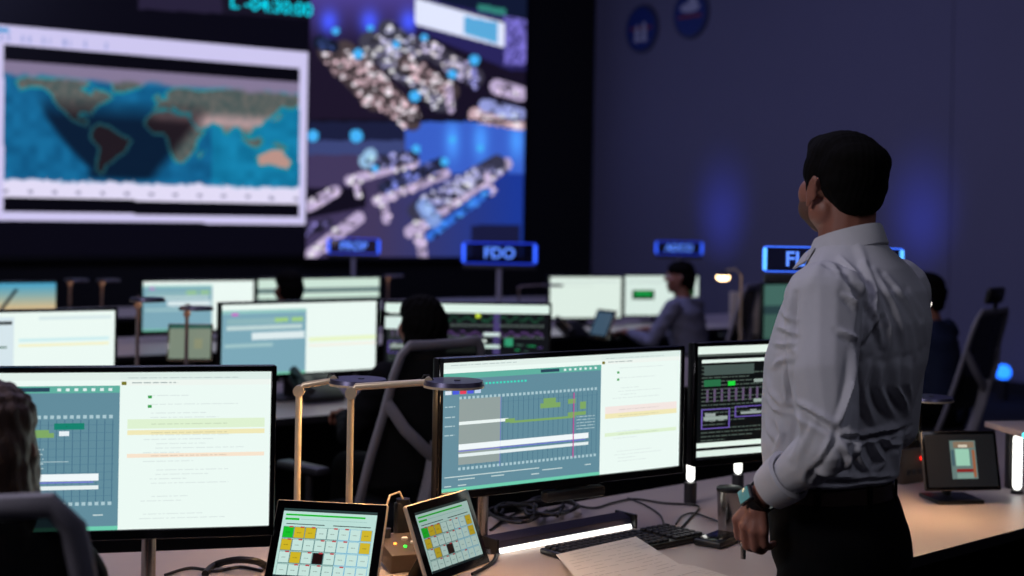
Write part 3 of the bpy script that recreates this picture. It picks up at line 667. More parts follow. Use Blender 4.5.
def bulb_lamp(px, py, d, label, r=.035, m_='white_led', fl=-1):
    p = at(px, py, d); t = thing('bulb_lamp', label, 'lamp', (p.x - fl * .12, p.y, .74)); fl = -fl
    z = p.z - .74
    MB().cyl((0, 0, 0), (0, 0, .012), .06, seg=32).build('base', M['dark'], t)
    MB().tube([(0, 0, .01), (0, 0, z), (-.04 * fl, 0, z + .04), (-.1 * fl, 0, z + .03)], .007, 10).build('arm', M['gold'], t)
    MB().rings_z([(z + .03, -.12 * fl, 0, .02, .02), (z + .01, -.12 * fl, 0, r * 1.1, r * 1.1), (z - .005, -.12 * fl, 0, r * 1.2, r * 1.2)]).build('shade', M['lamphead'], t)
    MB().ell((-.12 * fl, 0, z - .012), (r, r, r * .6)).build('bulb', M[m_], t)
bulb_lamp(924, 301, 7.6, 'bright round lamp shining beside the dark head at right', fl=1)
bulb_lamp(723, 275, 9.3, 'small oval lamp glowing right of the grey shirt man', .045, 'warm_bulb')
# ------------------------------------------------------------------ chairs
def make_chair():
    t = thing('office_chair', '', 'chair', group='mesh office chairs at the consoles')
    s = MB(); s.box((0, .0, .46), (.5, .48, .07), bev=.03, seg=3); s.build('seat', M['mesh'], t)
    f = MB()
    def bx(z, s_): # back outline: half width and depth at height
        return s_
    P = [(-.23, -.2, .5), (-.245, -.25, .62), (-.245, -.27, .76), (-.222, -.28, .92), (-.212, -.292, 1.06), (-.2, -.3, 1.13), (-.17, -.305, 1.165), (-.08, -.3, 1.16), (.08, -.3, 1.16), (.17, -.305, 1.165), (.2, -.3, 1.13), (.212, -.292, 1.06), (.222, -.28, .92), (.245, -.27, .76), (.245, -.25, .62), (.23, -.2, .5)]
    def rec(mb):
        for v_ in mb.bm.verts:
            if v_.co.z > .6: v_.co.y -= .2 * (v_.co.z - .6)
        return mb
    f.tube(P, .016, 10, rs=[(.02, .013)] * len(P)); rec(f).build('back_frame', M['frame'], t)
    b = MB(); n = 9; rings = []
    for i in range(n):
        z = .64 + (1.145 - .64) * i / (n - 1); hw = np.interp(z, [.62, .7, .85, 1.02, 1.13, 1.15], [.23, .235, .225, .2, .19, .17])
        rings.append([Vector((hw * x, -.262 - .035 * (z - .62) / .5 - .03 * (1 - x * x) + dy, z)) for x, dy in [(-1, 0), (-.5, 0), (0, 0), (.5, 0), (1, 0), (.5, .006), (0, .006), (-.5, .006)]])
    b.loft(rings); rec(b).build('backrest', M['net'], t)
    y = MB(); y.tube([(0, -.16, .42), (0, -.3, .5), (0, -.34, .66), (0, -.345, .8)], .02, 10, rs=[(.03, .018)] * 4)
    for sx in (-1, 1): y.tube([(0, -.345, .74), (sx * .07, -.345, .79), (sx * .15, -.325, .86), (sx * .222, -.285, .96)], .014, 10, rs=[(.022, .014)] * 4)
    rec(y).build('back_support', M['frame'], t)
    h = MB(); h.box((0, -.29, 1.25), (.2, .04, .09), bev=.02, seg=3); h.tube([(0, -.3, 1.15), (0, -.31, 1.25)], .012); rec(h).build('headrest', M['black'], t)
    for sx in (-1, 1):
        a = MB(); a.tube([(sx * .24, -.02, .45), (sx * .3, -.02, .5), (sx * .3, -.02, .67)], .014, 10); a.box((sx * .3, .02, .685), (.07, .25, .03), bev=.012); a.build('armrest', M['dark'], t)
    MB().tube([(0, 0, .1), (0, 0, .43)], .03, 14).build('column', M['steel'], t)
    bs = MB()
    for k in range(5):
        a = 2 * PI * k / 5; bs.tube([(0, 0, .11), (.3 * math.cos(a), .3 * math.sin(a), .075)], .02, 10, rs=[.026, .016])
        MB().cyl((.3 * math.cos(a) - .02 * math.sin(a), .3 * math.sin(a) + .02 * math.cos(a), .032), (.3 * math.cos(a) + .02 * math.sin(a), .3 * math.sin(a) - .02 * math.cos(a), .032), .032, seg=18).build('caster', M['black'], t)
    bs.build('base', M['dark'], t)
    return t
chair0 = make_chair()
CH = {}
def chair_at(p, rz, label, o=None, head=True, zs=1.0):
    o = o or copy_tree(chair0); place(o, (p[0], p[1], 0), rz, label); o.scale = (1, 1, zs)
    if not head:
        for c in list(o.children):
            if c.name.startswith('headrest'): bpy.data.objects.remove(c)
    return o
# ------------------------------------------------------------------ people
def head_parts(mb, o, rot, s=1.0):
    def P(x, y, z): return Vector(o) + rot @ Vector((x * s, y * s, z * s))
    def E(c, r, extra=None): mb.ell(P(*c), tuple(v * s for v in r), rot @ extra if extra else rot)
    E((0, -.008, .022), (.077, .098, .086)); E((0, .026, -.052), (.066, .068, .064)); E((0, .068, -.092), (.028, .024, .022))
    for sx in (-1, 1):
        E((sx * .042, .046, -.028), (.033, .038, .038)); E((sx * .046, .012, -.062), (.022, .04, .034))
        E((sx * .024, .094, -.062 + .0), (.012, .008, .006))
        E((sx * .081, -.006, -.024), (.006, .015, .028), Euler((.2, 0, sx * -.35)).to_matrix())
        pts = [P(sx * (.082 + .007 * math.sin(k / 9 * PI)), -.006 - .017 * math.cos(-1.3 + k / 9 * 4.3), -.021 + .028 * math.sin(-1.3 + k / 9 * 4.3 + 1.0)) for k in range(10)]
        mb.tube(pts, .0052 * s, 8)
        E((sx * .082, .006, -.052), (.006, .008, .009))
    E((0, .082, .028), (.05, .018, .013)); mb.cap(P(0, .09, .02), P(0, .112, -.018), .008 * s, .013 * s); E((0, .098, -.022), (.018, .012, .009))
    E((0, .093, -.058), (.024, .01, .006)); E((0, .09, -.068), (.022, .011, .007))
    return P
def hand(mb, W, knu, fdir, curl, thumb, r=.0088):
    """W wrist, knu four knuckle points, fdir/curl directions of the finger segments, thumb three points"""
    W = Vector(W); K = [Vector(k) for k in knu]; lens = [.043, .048, .045, .034]
    for k in K: mb.cap(W + (k - W) * .15, k, .016, .0125)
    mb.ell((W + sum(K, Vector()) / 4) / 2, (.02, .022, .026))
    for k, L in zip(K, lens):
        d = Vector(fdir).normalized(); c = Vector(curl).normalized()
        p1 = k + d * L; p2 = p1 + (d * .25 + c * .95).normalized() * L * .66; p3 = p2 + (c * .9 - d * .45).normalized() * L * .5
        mb.chain([k, p1, p2, p3], [r * 1.12, r, r * .92, r * .8], 12)
    T = [Vector(q) for q in thumb]; mb.chain(T, [.013, .0115, .0098, .0085][:len(T)], 12)
def hair_disp(amp, fr, sd):
    def f(co, no):
        n = (np.sin(co[:, 0] * fr + np.sin(co[:, 2] * 60 + sd) * 1.5) * np.sin(co[:, 1] * fr * .8 + sd + co[:, 2] * 40))
        return co + no * (n * amp)[:, None]
    return f
def seated(label, loc, rz, shirt, hairm, hair='short', headrot=0.0, name='person', sc=1.0, lean=0.08, cat='person', aw=1.0):
    b = MB(); hr = Matrix.Rotation(headrot, 3, 'Z'); ho = Vector((0, lean + .01, 1.19))
    P = head_parts(b, ho, hr); b.cap((0, lean, 1.12), (0, lean * .6, .98), .055, .06)
    b.rings_z([(.5, 0, 0, .15, .11), (.62, 0, .0, .15, .11), (.8, 0, lean * .3, .16, .11), (.95, 0, lean * .6, .17, .1), (1.02, 0, lean * .8, .1, .07)])
    sh = {}
    for sx in (-1, 1):
        S_, E_, W_ = Vector((sx * .19 * aw, lean * .7, .98)), Vector((sx * .27 * aw, lean + .1, .74)), Vector((sx * .17, lean + .33, .79))
        b.chain([S_, E_, W_], [.05, .038, .026]); sh[sx] = (S_, E_, W_)
        knu = [W_ + Vector((sx * -.02 + .012 * q, .075 - abs(q) * .004, .0)) for q in (-1.5, -.5, .5, 1.5)]
        hand(b, W_, knu, (0, 1, -.15), (0, .3, -1), [W_ + Vector((-sx * .02, .02, 0)), W_ + Vector((-sx * .045, .05, -.005)), W_ + Vector((-sx * .05, .08, -.01))])
        b.chain([(sx * .1, .02, .56), (sx * .13, .42, .55), (sx * .14, .46, .1)], [.085, .06, .04]); b.cap((sx * .14, .44, .05), (sx * .14, .6, .04), .042, .032)
    body = remesh(b, .0085, 2).build(name, M['skin']); body.location = loc; body.rotation_euler = (0, 0, rz); body.scale = (sc,) * 3
    tag(body, label, cat)
    c = MB(); c.rings_z([(.5, 0, 0, .175, .135), (.62, 0, .0, .17, .13), (.8, 0, lean * .3, .178, .128), (.95, 0, lean * .6, .19, .115), (1.015, 0, lean * .8, .12, .085), (1.05, 0, lean * .8, .07, .065)])
    for sx in (-1, 1): S_, E_, W_ = sh[sx]; c.chain([S_, E_, E_ + (W_ - E_) * .85], [.066, .052, .038])
    def wr(co, no): return co + no * (.004 * np.sin(co[:, 2] * 70 + co[:, 0] * 30) * np.sin(co[:, 0] * 50 + co[:, 1] * 40))[:, None]
    remesh(c, .009, 2, wr).build('shirt', shirt, body)
    q = MB()
    for sx in (-1, 1): q.chain([(sx * .09, -.02, .57), (sx * .13, .43, .56), (sx * .14, .465, .14)], [.105, .075, .055]); 
    q.cap((-.07, -.01, .54), (.07, -.01, .54), .12)
    remesh(q, .01, 2).build('trousers', M['trouser'], body)
    for sx in (-1, 1):
        s_ = MB(); s_.rings_z([(0, sx * .14, .51, .05, .13), (.05, sx * .14, .51, .052, .13), (.09, sx * .14, .47, .042, .08)], 20); s_.build('shoe', M['leather'], body)
        MB().ell(P(sx * .03, .083, .006), (.012, .012, .01), sub=2).build('eye', M['eye'], body)
    h = MB()
    def E(cc, r): h.ell(P(*cc), r, hr)
    E((0, -.004, .05), (.083, .1, .07)); E((0, -.035, .0), (.084, .08, .085)); E((0, -.062, -.05), (.058, .042, .05))
    if hair == 'long':
        E((0, -.05, -.07), (.09, .06, .13)); E((0, -.055, -.18), (.095, .05, .13)); E((-.06, .0, -.06), (.03, .06, .12)); E((.06, .0, -.06), (.03, .06, .12))
    if hair == 'bun': E((0, -.03, .0), (.1, .09, .1)); E((0, -.04, -.07), (.1, .07, .09))
    remesh(h, .006, 1, hair_disp(.0035, 170, 2)).build('hair', hairm, body)
    return body
RZ = TH
wp = onv(427, 5.1); wd = wp
seated('dark haired woman seated with her back turned in front of the second row monitor', (-.31, 5.72, 0), RZ, M['blackcloth'], M['hair'], 'bun', sc=1.0)
chair_at((-.54, 5.50), RZ + math.radians(10), 'grey framed mesh chair around the seated dark haired woman', head=False)
# left foreground woman and chair
seated('long haired woman at the left edge, seated before the foreground monitor', (-.925, 2.5, 0), math.radians(6), M['blackcloth'], M['blond'], 'long', sc=1.02, lean=.02, aw=.74)
chair_at((-.89, 2.46), math.radians(8), 'dark mesh chair in the lower left corner', head=False, zs=1.04)
# third row small head
seated('small dark haired person seated before the distant grey banded monitor', (-1.32, 8.72, 0), RZ, M['blackcloth'], M['hair'], sc=.97)
chair_at((-1.3, 8.7), RZ, 'dim chair of the distant person before the grey banded monitor', head=False, zs=.9)
# far man in grey shirt
seated('man in a grey shirt seated in profile right of the far white monitors', (1.30, 10.2, 0), RZ + math.radians(22), M['grey'], M['hair'], headrot=math.radians(18), sc=1.01)
chair_at((1.30, 10.05), RZ + math.radians(30), 'black mesh chair holding the man in the grey shirt', head=False)
# right man in navy
seated('dark haired person in navy seated at right, seen behind the standing man', (2.44, 8.05, 0), RZ + .2, M['navy'], M['hair'], sc=1.03)
chair_at((2.26, 7.85), RZ + math.radians(14), 'mesh chair with headrest at the right, behind the navy clad person', chair0)
# ------------------------------------------------------------------ the standing man
def folds_fn(root_mat, folds):
    R = np.array(root_mat.to_3x3()); T = np.array(root_mat.translation)
    def f(co, no):
        W = co @ R.T + T; N = no @ R.T; px, py = proj_np(W)
        tocam = np.array([0, 0, CAMH]) - W; tocam /= np.linalg.norm(tocam, axis=1, keepdims=True)
        fac = np.clip((N * tocam).sum(1) * 2.2, 0, 1)
        disp = np.zeros(len(co))
        for pts, w, amp in folds:
            best = np.full(len(co), 1e9); along = np.zeros(len(co)); n = len(pts) - 1; side = np.zeros(len(co))
            for i in range(n):
                x0, y0 = pts[i]; x1, y1 = pts[i + 1]; dx, dy = x1 - x0, y1 - y0; L2 = dx * dx + dy * dy + 1e-9
                tt = np.clip(((px - x0) * dx + (py - y0) * dy) / L2, 0, 1); ex = px - x0 - tt * dx; ey = py - y0 - tt * dy; d = np.hypot(ex, ey)
                m = d < best; best[m] = d[m]; along[m] = ((i + tt) / n)[m]; side[m] = (np.sign(dx * ey - dy * ex) * d)[m]
            env = np.sin(np.clip(along * .92 + .04, 0, 1) * PI) ** .6
            disp += 1.75 * amp * env * (np.exp(-(side / w) ** 2) - .55 * np.exp(-((side - 1.9 * w) / (1.1 * w)) ** 2))
        big = .0025 * np.sin(co[:, 2] * 11 + co[:, 0] * 20 + 1) * np.sin(co[:, 1] * 30 + co[:, 0] * 14 + co[:, 2] * 5)
        return co + no * (np.clip(disp, -.013, .016) * fac + big)[:, None]
    return f
MX = ray(850, 300).x * 3.23
man_m = Matrix.Translation((MX, 3.23, 0)) @ Matrix.Rotation(math.radians(48), 4, 'Z')
b = MB(); hrot = Matrix.Rotation(math.radians(-25), 3, 'Z') @ Matrix.Rotation(math.radians(4), 3, 'Y') @ Matrix.Rotation(math.radians(2), 3, 'X'); ho = Vector((-.014, .016, 1.728))
HP = head_parts(b, ho, hrot, 1.02)
b.chain([(-.008, .0, 1.70), (-.008, .008, 1.6), (0, -.02, 1.5)], [.061, .064, .075])
b.rings_z([(.86, 0, 0, .15, .11), (1.03, 0, .04, .15, .11), (1.12, 0, .035, .17, .13), (1.3, 0, .01, .18, .13), (1.42, 0, -.01, .19, .13), (1.5, 0, -.015, .18, .1), (1.57, 0, -.02, .08, .06)])
S_, E_, W_ = Vector((-.195, -.035, 1.475)), Vector((-.27, -.105, 1.175)), Vector((-.232, .072, 1.046))
b.chain([S_, E_, W_], [.055, .032, .030])
knu = [(-.254, .128, .982), (-.259, .105, .970), (-.257, .082, .965), (-.249, .062, .966)]
hand(b, W_ + Vector((-.002, .012, -.01)), knu, (.3, .1, -.85), (.95, 0, -.15), [(-.222, .1, 1.025), (-.212, .135, .995), (-.195, .142, .97)], .0096)
S2, E2, W2 = Vector((.195, -.02, 1.475)), Vector((.26, .02, 1.15)), Vector((.2, .2, 1.04))
b.chain([S2, E2, W2], [.058, .045, .031])
hand(b, W2, [(.2, .27, 1.0), (.19, .26, .98), (.185, .24, .965), (.18, .22, .955)], (-.3, .1, -.9), (-.9, .05, -.3), [W2 + Vector((-.01, .03, 0)), W2 + Vector((-.03, .06, -.02)), W2 + Vector((-.05, .07, -.04))])
for sx in (-1, 1):
    b.chain([(sx * .095, 0, .88), (sx * .11, .02, .5), (sx * .12, 0, .1)], [.085, .055, .04]); b.cap((sx * .12, -.03, .05), (sx * .14, .14, .04), .042, .034)
man = remesh(b, .0048, 3).build('person', M['skin'])
man.matrix_world = man_m
tag(man, 'standing man in a white shirt and black trousers, seen from behind', 'person')
# shirt
s = MB()
s.rings_z([(1.052, 0, .04, .165, .125), (1.066, 0, .04, .182, .144), (1.085, 0, .04, .188, .143), (1.13, 0, .04, .194, .147), (1.17, 0, .036, .194, .15), (1.24, 0, .026, .2, .16), (1.33, 0, .008, .21, .17), (1.42, 0, -.014, .212, .158), (1.49, 0, -.022, .2, .135), (1.54, 0, -.022, .15, .105), (1.575, -.004, -.008, .1, .088), (1.598, -.006, .002, .074, .078)], 48)
s.chain([S_ + Vector((.015, 0, -.002)), S_ * .5 + E_ * .5 + Vector((-.008, 0, 0)), E_ + Vector((0, -.004, 0))], [.086, .074, .059])
F1 = E_ + (W_ - E_) * .62
s.chain([E_, E_ * .5 + F1 * .5 + Vector((0, 0, -.004)), F1], [.058, .053, .040])
s.chain([S2 + Vector((-.02, 0, 0)), E2, E2 + (W2 - E2) * .7], [.085, .06, .045])
def cv(L, ox, oy, sc): return [(ox + x / sc, oy + y / sc) for x, y in L]
A = lambda *L: cv(L, 760, 220, 4.117)
B = lambda *L: cv(L, 750, 350, 3.6)
folds = [
 (A((258, 178), (330, 205), (385, 290), (412, 380), (402, 470), (404, 590)), 2.2, -.006),
 (A((255, 170), (300, 185), (350, 230), (392, 320)), 2.4, .004),
 (A((330, 155), (372, 200), (410, 260), (435, 330)), 2.6, .007), (A((352, 195), (392, 250), (418, 300)), 2.2, .006),
 (A((430, 180), (475, 290), (470, 360), (430, 450)), 3.2, .007), (A((470, 210), (540, 330), (580, 430), (598, 540)), 3.6, .007),
 (A((520, 230), (600, 330), (650, 430), (664, 520)), 3.2, .006), (A((440, 330), (480, 420), (500, 520)), 2.8, .007),
 (A((420, 495), (455, 440), (490, 380)), 2.6, .008), (A((330, 455), (375, 480), (410, 500)), 2.6, .006), (A((345, 305), (385, 340), (408, 375)), 2.2, .006),
 (A((500, 330), (530, 440), (520, 560)), 3.4, .006), (A((560, 300), (620, 440), (634, 560)), 3.6, .005), (A((620, 300), (668, 400), (684, 500)), 3, .005),
 (A((400, 95), (420, 150), (440, 230)), 4, .003), (A((270, 130), (235, 200), (200, 280)), 5, .003),
 (A((70, 440), (110, 452), (148, 470)), 2.2, .006), (A((90, 370), (115, 400), (140, 410)), 2.5, .005), (A((60, 510), (100, 515), (140, 505)), 2.2, .005),
 (A((150, 300), (138, 400), (140, 520)), 2.4, -.007),
 (B((150, 10), (146, 90), (150, 180), (172, 200)), 2.4, -.007),
 (B((135, 180), (190, 200), (230, 225), (275, 250), (312, 272)), 3.4, .006), (B((140, 198), (195, 222), (250, 258), (300, 290)), 3.6, -.0045),
 (B((170, 215), (192, 262), (180, 330), (150, 390)), 3.2, .006), (B((235, 250), (200, 330), (170, 400)), 3.4, .004),
 (B((322, 275), (290, 350), (250, 410), (215, 460)), 3.4, -.006), (B((300, 310), (270, 370), (235, 425)), 3, .006),
 (B((388, 0), (382, 90), (366, 180), (338, 268)), 2.8, -.009), (B((374, 10), (366, 110), (348, 190), (325, 262)), 3, .005),
 (B((430, 50), (402, 130), (412, 190), (442, 262)), 3.2, .009), (B((470, 60), (456, 130), (480, 190), (505, 230)), 3.2, .009),
 (B((530, 50), (515, 130), (545, 175), (565, 225)), 3.4, .009), (B((575, 40), (560, 120), (580, 180)), 3, .006), (B((400, 60), (392, 150), (400, 220)), 2.4, .005),
 (B((335, 312), (400, 318), (470, 300), (560, 285)), 2.2, -.012), (B((335, 300), (400, 306), (470, 288), (560, 272)), 2.6, .009),
 (B((400, 320), (380, 360), (400, 405), (430, 440)), 2.6, .009), (B((432, 325), (452, 370), (475, 400), (455, 432)), 2.6, .009),
 (B((480, 315), (500, 340), (540, 330)), 2.4, .008), (B((545, 300), (520, 360), (530, 430)), 3, .007), (B((330, 340), (360, 380), (350, 440)), 3, .007),
 (B((235, 440), (300, 450), (400, 462), (530, 455)), 3, .008), (B((240, 478), (350, 474), (530, 462)), 2, -.008),
 (B((60, 100), (75, 150), (120, 200)), 2.6, .006), (B((85, 60), (110, 40), (148, 30)), 2.4, .005), (B((60, 170), (90, 210), (125, 225)), 2.6, .006), (B((55, 250), (75, 300), (95, 330)), 2.6, .006),
 (B((100, 250), (120, 300), (90, 370)), 2.8, .006),
]
shirt = remesh(s, .0044, 3, folds_fn(man_m, folds), 2).build('shirt', M['shirt'], man)
# collar, slanting down to the front, open at the throat
c = MB(); N_ = 40
def cr(a, b_, z0, sl, cy=.006):
    out = []
    for k in range(N_):
        t_ = 2 * PI * k / N_; y = cy + b_ * math.sin(t_); out.append(Vector((-.008 + a * math.cos(t_), y, z0 - sl * (y + .07))))
    return out
c.loft([cr(.064, .069, 1.585, .25), cr(.0665, .0715, 1.636, .3), cr(.0695, .0745, 1.641, .3), cr(.074, .08, 1.634, .32), cr(.086, .094, 1.592, .34), cr(.083, .091, 1.588, .34), cr(.07, .075, 1.6, .3)], cap=False)
col = c.build('collar', M['shirt'], shirt)
for sx in (-1, 1):
    c = MB(); p0 = Vector((sx * .075 - .006, .045, 1.582)); p1 = Vector((sx * .025, .1, 1.565)); p2 = Vector((sx * .062, .108, 1.53)); p3 = Vector((sx * .084 - .004, .06, 1.552))
    off = Vector((sx * .002, .005, .001)); vs = [c.bm.verts.new(q) for q in (p0, p1, p2, p3)] + [c.bm.verts.new(q + off) for q in (p0, p1, p2, p3)]
    for q in ((0, 1, 2, 3), (7, 6, 5, 4), (0, 4, 5, 1), (1, 5, 6, 2), (2, 6, 7, 3), (3, 7, 4, 0)): c.bm.faces.new([vs[i] for i in q])
    c.build('collar_point', M['shirt'], shirt)
# rolled cuff
ax = (W_ - E_).normalized(); side = ax.cross(Vector((0, 0, 1))).normalized(); up = side.cross(ax)
def ringat(p, ra, rb, w=0.0): return [p + side * math.cos(t_) * (ra + w * math.sin(3 * t_ + 1)) + up * math.sin(t_) * (rb + w * math.cos(4 * t_)) for t_ in [2 * PI * k / 32 for k in range(32)]]
Fc = E_ + (W_ - E_) * .66
for nm, A0, B0, r0 in (('cuff', .58, .91, .0435),):
    q0 = E_ + (W_ - E_) * A0; q1 = E_ + (W_ - E_) * B0
    c = MB(); c.loft([ringat(q0, r0 + .004, r0 + .004, .001), ringat(q0 + ax * .006, r0 + .011, r0 + .012, .002), ringat((q0 + q1) / 2, r0 + .008, r0 + .009, .003), ringat(q1 - ax * .004, r0 + .003, r0 + .004, .002), ringat(q1, r0 - .002, r0 - .001, .002), ringat(q1 - ax * .01, r0 - .007, r0 - .006, .001), ringat(q0 + ax * .01, r0 - .004, r0 - .004)], closed=True)
    c.build(nm, M['shirt'], shirt)
# trousers, belt, shoes
q = MB(); q.rings_z([(1.048, 0, .04, .166, .128), (1.02, 0, .038, .172, .134), (.95, 0, .02, .186, .148), (.88, 0, .004, .19, .145), (.8, 0, .0, .17, .12)], 40)
for sx in (-1, 1): q.chain([(sx * .095, .0, .86), (sx * .112, .02, .5), (sx * .12, .0, .11)], [.104, .08, .068])
def trw(co, no): return co + no * (.003 * np.sin(co[:, 2] * 45 + co[:, 0] * 30) * np.sin(co[:, 1] * 36 + co[:, 2] * 14))[:, None]
remesh(q, .007, 2, trw).build('trousers', M['trouser'], man)
bl = MB(); bl.loft([[Vector((a * math.cos(t_), .04 + bb * math.sin(t_), z)) for t_ in [2 * PI * k / 56 for k in range(56)]] for z, a, bb in ((1.018, .168, .131), (1.02, .1745, .1375), (1.052, .1715, .1345), (1.054, .165, .128))], closed=True); bl.build('belt', M['leather'], man)
for an in (205, 250, 290, 335):
    t_ = math.radians(an); MB().box((.176 * math.cos(t_), .04 + .139 * math.sin(t_), 1.035), (.012, .006, .052), Matrix.Rotation(t_ + PI / 2, 3, 'Z'), bev=.002).build('belt_loop', M['trouser'], man)
for sx in (-1, 1):
    s_ = MB(); s_.rings_z([(0, sx * .13, .055, .052, .145), (.03, sx * .13, .055, .054, .146), (.06, sx * .13, .04, .05, .12), (.1, sx * .122, -.01, .046, .07)], 24); s_.build('shoe', M['leather'], man)
    MB().ell(HP(sx * .031, .087, .006), (.012, .011, .011), sub=2).build('eye', M['eye'], man)
h = MB()
def EH(cc, r): h.ell(HP(*cc), tuple(v * 1.02 for v in r), hrot)
EH((0, .0, .056), (.079, .098, .063)); EH((0, -.03, .026), (.082, .08, .076)); EH((0, -.042, .0), (.081, .06, .06)); EH((0, -.058, -.028), (.066, .04, .044)); EH((0, -.045, .05), (.078, .07, .05)); EH((0, .05, .078), (.06, .05, .034))
for sx in (-1, 1): EH((sx * .066, .016, .024), (.0175, .04, .042)); EH((sx * .0735, .02, -.004), (.008, .012, .03))
remesh(h, .0042, 9, hair_disp(.0009, 330, 1)).build('hair', M['hair'], man)
# stubble along the jaw
h = MB(); 
for sx in (-1, 1): h.ell(HP(sx * .047, .045, -.06), (.0245, .036, .034), hrot)
h.ell(HP(0, .066, -.086), (.034, .03, .026), hrot); h.ell(HP(0, .04, -.07), (.061, .058, .045), hrot)
remesh(h, .004, 2).build('beard_stubble', M['stubble'], man)
# wrist watch
wc = E_ + (W_ - E_) * 1.02 + Vector((-.001, .006, -.008)); wr = Vector((-.9, .32, .18)); wr = (wr - ax * wr.dot(ax)).normalized(); wt = ax.cross(wr)
rot = Matrix((wt, ax, wr)).transposed()
m = MB(); m.loft([[wc + ax * dz + wr * math.cos(t_) * rr_ + wt * math.sin(t_) * rr_ * .95 for t_ in [2 * PI * k / 32 for k in range(32)]] for dz, rr_ in ((-.011, .034), (-.011, .0375), (.011, .0375), (.011, .034))], closed=True)
watch = m.build('watch', M['black'], man)
MB().box(wc + wr * .041, (.036, .042, .012), rot, bev=.005, seg=3).build('watch_case', M['dark'], watch)
MB().box(wc + wr * .0475, (.028, .034, .002), rot, bev=.0009).build('watch_face', M['watchface'], watch)
m = MB(); m.tube([(-.205, .14, .955), (-.21, .152, .935), (-.208, .148, .915), (-.203, .136, .93)], .0022, 8, closed=True); m.box((-.207, .14, .9), (.006, .012, .03), bev=.002); m.build('key_clip', M['steel'], man)
# ------------------------------------------------------------------ things on the foreground desk
def tablet(label, p, w, h, yaw, tilt, draw, bg=(20, 24, 26), bez=.022, edge='gold', gain=1.0, cz=None, z=.74, group=None):
    t = thing('desk_tablet', label, 'tablet', (p[0], p[1], z), yaw, group)
    cz = (cz - z) if cz else h / 2 * math.cos(tilt) + .04
    R_ = Matrix.Translation((0, 0, cz)) @ Matrix.Rotation(-tilt, 4, 'X')
    m = MB(); m.box((0, .006, 0), (w, .012, h), bev=.0055, seg=3); m.xf(R_); m.build('case', M[edge], t)
    m = MB(); m.box((0, -.0008, 0), (w - .006, .002, h - .006), bev=.0009); m.xf(R_); m.build('glass', M['gloss'], t)
    s = Scr(w - 2 * bez, h - 2 * bez, bg, gain); draw(s); d = s.build(t, 0)
    d.matrix_local = R_ @ Matrix.Translation((0, -.0022, -(h - 2 * bez) / 2))
    m = MB(); m.tube([(0, .1, .012), (0, .06, cz * .6), (0, .016, cz)], .012, 10, rs=[(.02, .012)] * 3); m.build('stand', M['black'], t)
    MB().box((0, .06, .007), (min(.16, w * .7), .14, .014), bev=.005).build('stand_foot', M['black'], t)
    return t
p = at(330, 545, 3.27)
tablet('tablet in the lower left showing a grid of yellow, green and white buttons', (p.x - .01, p.y), .268, .207, math.radians(-9), math.radians(30), grid_app, cz=p.z)
p = at(449, 537, 3.42)
tablet('sharply angled tablet showing a green and yellow grid, under the middle monitor', (p.x, p.y), .262, .19, math.radians(58), math.radians(22), grid_app, gain=.62, cz=.87)
def pic(s):
    s.rect(.35, .12, .72, .85, (96, 120, 116)); s.rect(.42, .28, .62, .6, (150, 200, 176), 2); s.rect(.4, .14, .7, .26, (130, 110, 90), 2); s.rect(.42, .66, .66, .72, (130, 30, 30), 3); s.rect(.42, .74, .66, .84, (120, 150, 140), 3); s.rect(.66, .3, .7, .82, (150, 90, 60), 3); s.rect(.36, .3, .4, .6, (60, 90, 100), 3); s.rect(.47, .2, .6, .25, (210, 200, 180), 3)
p = at(961, 464, 4.55)
tablet('black framed desk display at the right showing one small bright picture', (p.x, p.y), .262, .19, math.radians(10), math.radians(14), pic, edge='dark', bg=(14, 18, 22), cz=.88, bez=.012)
p = at(190, 342, 6.4)
tablet('small dim tilted tablet on the second desk, left of the slate and white monitor', (p.x, p.y), .2, .17, math.radians(8), math.radians(18), lambda s: (s.rect(0, 0, 1, .1, (40, 90, 80)), s.rect(0, .1, 1, 1, (120, 134, 118)), s.rect(.6, .4, .8, .7, (134, 140, 112), 2)), cz=p.z, bez=.008)
p = at(602, 324, 10.2)
tablet('distant dark blue tablet leaning before the far white monitors', (p.x, p.y), .22, .22, math.radians(-55), math.radians(25), lambda s: s.rect(0, 0, 1, 1, (60, 84, 104)), cz=.86)
# handset box
p = onz(408, 566); ib = thing('intercom_box', 'brown grey intercom box with small lit buttons, between the two grid tablets', 'intercom', (p.x, p.y, .7465), math.radians(25))
MB().box((0, 0, .03), (.14, .13, .05), Euler((math.radians(12), 0, 0)).to_matrix(), bev=.006).build('housing', M['grille'], ib)
m = MB(); m.box((.01, .07, .085), (.045, .035, .12), bev=.01); m.cyl((.01, .07, .14), (.01, .07, .152), .018); m.build('handset_cradle', M['black'], ib)
m = MB(); m.tube([(-.045, .04, .05), (-.05, .05, .12), (-.03, .06, .165), (0, .07, .17), (.01, .07, .15)], .003, 8); m.build('gooseneck_cable', M['gold'], ib)
MB().cyl((-.045, .04, .05), (-.045, .04, .085), .011).build('knob', M['dark'], ib)
for x, y, k in ((-.04, -.01, 'orange_led'), (-.02, -.03, 'green_led'), (.04, .02, 'orange_led')):
    MB().ell((x, y, .0585 + y * .2), (.0045, .0045, .003), sub=2).build('indicator_light', M[k], ib)
for x, y in ((.01, -.01), (.02, -.025), (-.005, .015)): MB().box((x, y, .058 + y * .2), (.016, .009, .008), Euler((math.radians(12), 0, 0)).to_matrix(), bev=.002).build('button', M['paper'], ib)
